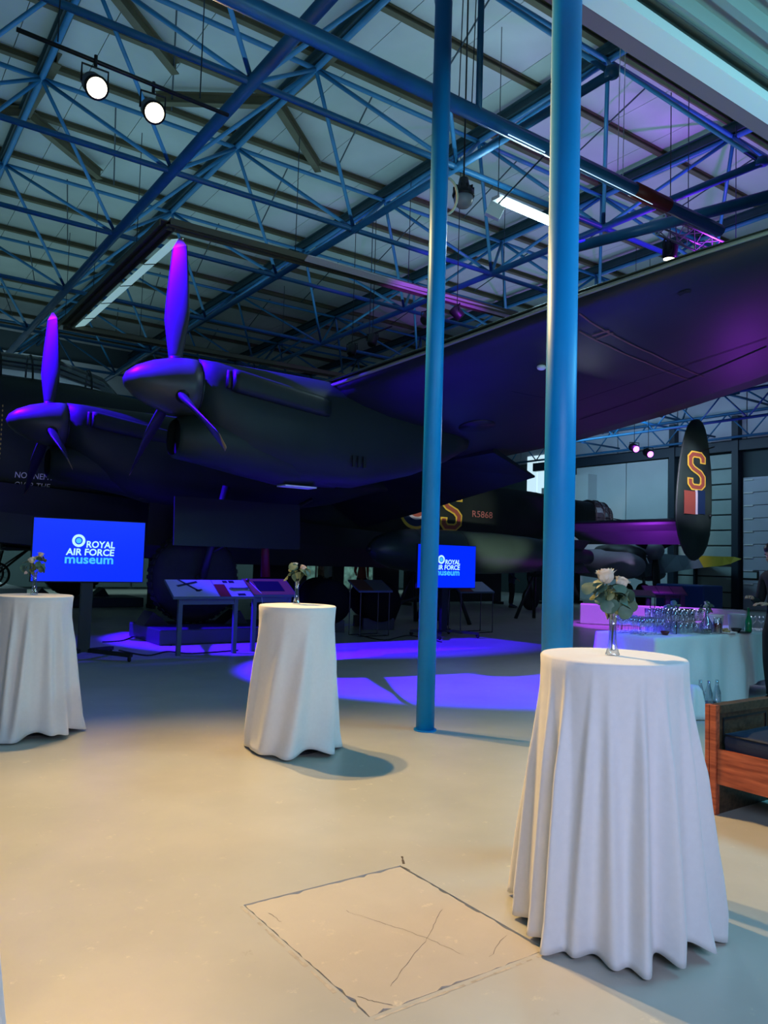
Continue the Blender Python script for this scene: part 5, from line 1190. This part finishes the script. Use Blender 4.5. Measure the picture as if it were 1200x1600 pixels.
bar_ = MB().tube([(1.2, W1.y + .09, 6.86), (3.6, W2.y + .11, 6.86)], .025, 8); q = bar_.build('lighting_bar', m_black_metal, None, True, origin=(2.4, 8.6, 6.86)); tag(q, 'thin black bar the two warm spotlights hang from', 'lighting bar')
tb2 = MB().tube([(1.6, 8.57, 6.88), (1.6, 8.6, 9.2)], .008, 5).build('drop_wire', m_dark_steel, q); MB().tube([(3.2, 8.6, 6.88), (3.2, 8.6, 9.2)], .008, 5).build('drop_wire', m_dark_steel, q)

m_tube = mat('cool_white_tube', (1, 1, 1), .3, emit=(.62, .93, 1.0), es=22)
fa, fb = onz(786, 316, 6.5), onz(872, 353, 6.5)
ft = thing('batten_light', tuple((fa + fb) / 2), 'blazing cool white tube light behind the thicker column', 'tube light')
MB().tube([fa, fb], .045, 12).build('tube', m_tube, ft, True); MB().bar(fa + V((-.05, .1, .09)), fb + V((.05, .1, .09)), .16, .05).build('housing', m_white_cloth, ft)
for p in (fa, fb): MB().tube([p + V((0, .1, .1)), p + V((0, .1, 2.6))], .006, 5).build('hanger', m_dark_steel, ft)
area('batten_light_glow', (fa + fb) / 2 - V((0, .08, .12)), (fa + fb) / 2 - V((0, 1, 3)), 60, (.55, .88, 1.0), 1.1, .1)
area('batten_light_glow', (fa + fb) / 2 + V((0, .25, .25)), (fa + fb) / 2 + V((0, 1, 3)), 25, (.55, .88, 1.0), 1.1, .1)
hp = onz(724, 312, 6.4); hb = thing('high_bay_lamp', tuple(hp), 'unlit round high bay lamp with a clear bowl right of the slim column', 'lamp')
MB().lathe([(.02, .32), (.06, .30), (.08, .20), (.14, .12), (.155, .06), (.15, .04), (.0, .05)], hp, n=20).build('lamp_housing', m_black, hb, True)
MB().lathe([(.13, .05), (.135, 0), (.12, -.06), (.08, -.10), (.02, -.115)], hp, n=20).build('bowl', mat('milky_lamp_bowl', (.45, .45, .5), .15, trans=.3), hb, True)
for k in range(10): MB().box((hp.x + .12 * cos(k * .628), hp.y + .12 * sin(k * .628), hp.z + .14), (.05, .01, .07), k * .628).build('cooling_fin', m_black, hb)
MB().tube([hp + V((0, 0, .3)), V((hp.x, hp.y, 9.49))], .012, 6).build('drop_rod', m_black, hb)
sp_ = onz(712, 366, 6.3); o = MB().box(sp_, (.30, .02, .26), atan2(rt0.y, rt0.x), None).build('square_plate', mat('lilac_plate', (.45, .45, .6), .5), None, origin=sp_); o.location = CAM + ray(804 if False else 806, 366) * ((sp_ - CAM).dot(FW)); bpy.data.objects.remove(o)
pp = CAM + ray(773, 330) * 9.0
fx = thing('security_camera', tuple(pp), 'small pale square fixture under the left end of the tube light', 'camera')
# moving heads and small black fixtures
m_glow = mat('lit_lens_warm', (1, 1, 1), .3, emit=(1, .9, .6), es=10); m_pl = mat('purple_lamp_lens', (1, 1, 1), .3, emit=(.62, .10, 1.0), es=7)
def fixture(p, s_, lab, lens=None, d=V((0, -.3, -1)), up=1.0, cat='spotlight', nm='stage_light'):
    t = thing(nm, tuple(p), lab, cat); d = d.normalized(); p = V(p)
    MB().tube([p - d * .5 * s_, p - d * .42 * s_, p + d * .35 * s_, p + d * .45 * s_], [.3 * s_, .42 * s_, .40 * s_, .34 * s_], 14).build('housing', m_black, t, True)
    MB().tube([p + d * .45 * s_, p + d * .47 * s_], .31 * s_, 18).build('lens', lens or m_glass, t)
    sd = d.cross(V((0, 0, 1)));  sd = sd.normalized() if sd.length > .01 else V((1, 0, 0))
    MB().tube([p + sd * .5 * s_, p + sd * .5 * s_ + V((0, 0, .55 * s_)), p - sd * .5 * s_ + V((0, 0, .55 * s_)), p - sd * .5 * s_], .05 * s_, 6).build('yoke', m_black_metal, t)
    MB().tube([p + V((0, 0, .55 * s_)), V((p.x, p.y, 9.49))], .03 * s_, 6).build('hanger', m_black_metal, t); return t
for o in list(COL.objects):
    if o.name.startswith('security_camera'): bpy.data.objects.remove(o)
MB().span((-.09, -.04, -.08), (.09, .04, .08)).build('speaker_case', m_wall, (sq := thing('hanging_loudspeaker', tuple(pp), 'small pale square fixture under the left end of the tube light', 'loudspeaker')), origin=(0, 0, 0)); sq.rotation_euler = (0, radians(25), atan2(rt0.y, rt0.x))
MB().tube([(0, 0, .1), (.3, .1, 1.2)], .01, 6).build('bracket', m_dark_steel, sq, origin=(0, 0, 0))
fixture(onz(1047, 392, 6.75), .30, 'black stage light with a small bright lens just above the wing edge', m_glow, V((0, .1, -1)), .25)
fixture(onz(550, 547, 6.2), .26, 'left one of two small black stage lights above the outer engine', None, V((-.3, -.2, -1)), .35)
fixture(onz(582, 532, 6.2), .26, 'right one of two small black stage lights above the outer engine', None, V((-.3, -.2, -1)), .35)
b0, b1 = onz(545, 536, 6.55), onz(612, 510, 6.55); q = MB().tube([b0, b1], .02, 6).build('lighting_bar', m_black_metal, None, True, origin=b0); tag(q, 'short black bar above the two small stage lights', 'lighting bar')
MB().tube([b0.lerp(b1, .5), b0.lerp(b1, .5) + V((0, 0, 2.94))], .01, 5).build('drop_wire', m_dark_steel, q)
fixture(onz(714, 489, 6.2), .26, 'small black stage light just right of the slim column over the wing', None, V((.6, -.2, -.6)), .9)
fixture(onz(667, 497, 6.2), .26, 'small black stage light just left of the slim column over the wing', None, V((-.6, -.2, -.6)), .9)
dl = V((-.35, -.75, -.35))
for (px, py, side) in ((991, 700, 'left'), (1013, 708, 'right')):
    p = CAM + ray(px, py) * 19.0; fixture(p, .24, '%s one of two glowing purple stage lights left of the tail fin' % side, m_pl, dl, 2.4, nm='purple_stage_light')
# triangular truss with a white end frame
tp = onz(1028, 352, 6.85); tt_ = thing('triangular_truss', tuple(tp), 'short silver triangular lighting truss with a pale end frame above the wing', 'truss')
ends = [V((0, .14, .09)), V((0, -.14, .11)), V((0, .0, -.15))]; Lg = 3.0
for e in ends: MB().tube([tp + e, tp + e + V((Lg, 0, 0))], .018, 8).build('truss_chord', m_alum, tt_, True)
for i in range(3):
    a, b = ends[i], ends[(i + 1) % 3]; MB().bar(tp + a - V((.01, 0, 0)), tp + b - V((.01, 0, 0)), .05, .03, (1, 0, 0)).build('end_frame_bar', mat('bright_end_frame', (.75, .88, .95), .4), tt_)
    for k in range(12):
        x = Lg * k / 12; MB().tube([tp + (a if k % 2 else b) + V((x, 0, 0)), tp + (b if k % 2 else a) + V((x + Lg / 12, 0, 0))], .009, 5).build('truss_lacing', m_alum, tt_)
for x in (.8, 2.2): MB().tube([tp + V((x, 0, .1)), tp + V((x, 0, 2.4))], .008, 5).build('drop_wire', m_dark_steel, tt_)
MB().tube([tp + V((.25 + .12 * cos(a / 8 * pi), 0, -.28 + .14 * sin(a / 8 * pi))) for a in range(17)], .008, 5).build('cable_loop', m_black, tt_, True)
# pale hose loop on the slim column
hs = MB().tube([V((c1.x + .09, c1.y, 4.85)) + rt0 * (.10 * sin(a / 10 * pi)) + V((0, 0, -.17 * cos(a / 10 * pi))) for a in range(11)], .012, 6).build('hose_loop', mat('cream_hose', (.5, .5, .36), .5), None, True, origin=(c1.x + .09, c1.y, 4.85)); tag(hs, 'cream cable loop bulging from the right of the slim column', 'cable')
# cables on the floor
m_cable = mat('black_cable', (.012, .012, .014), .5)
def cable(pts, lab):
    P_ = [onz(x, y, .012) for x, y in pts]; out = []
    for i in range(len(P_) - 1):
        for k in range(6):
            t = k / 6; p0, p1_, p2, p3 = P_[max(i - 1, 0)], P_[i], P_[i + 1], P_[min(i + 2, len(P_) - 1)]
            out.append(.5 * ((2 * p1_) + (-p0 + p2) * t + (2 * p0 - 5 * p1_ + 4 * p2 - p3) * t * t + (-p0 + 3 * p1_ - 3 * p2 + p3) * t ** 3))
    tag(MB().tube(out + [P_[-1]], .011, 6).build('floor_cable', m_cable, None, True, origin=P_[0]), lab, 'cable')
cable([(186, 1016), (230, 1024), (262, 1018), (300, 1021), (372, 1016)], 'black cable running from the left screen stand under the pale panel desk')
cable([(160, 1003), (190, 1001), (215, 994), (250, 1003), (268, 1008)], 'black cable curling to the plinth of the near bomber wheel')
cable([(690, 1003), (640, 993), (600, 1000), (560, 992)], 'black cable trailing left from the second screen stand')
for o in COL.objects:
    if '_o' in o: del o['_o']
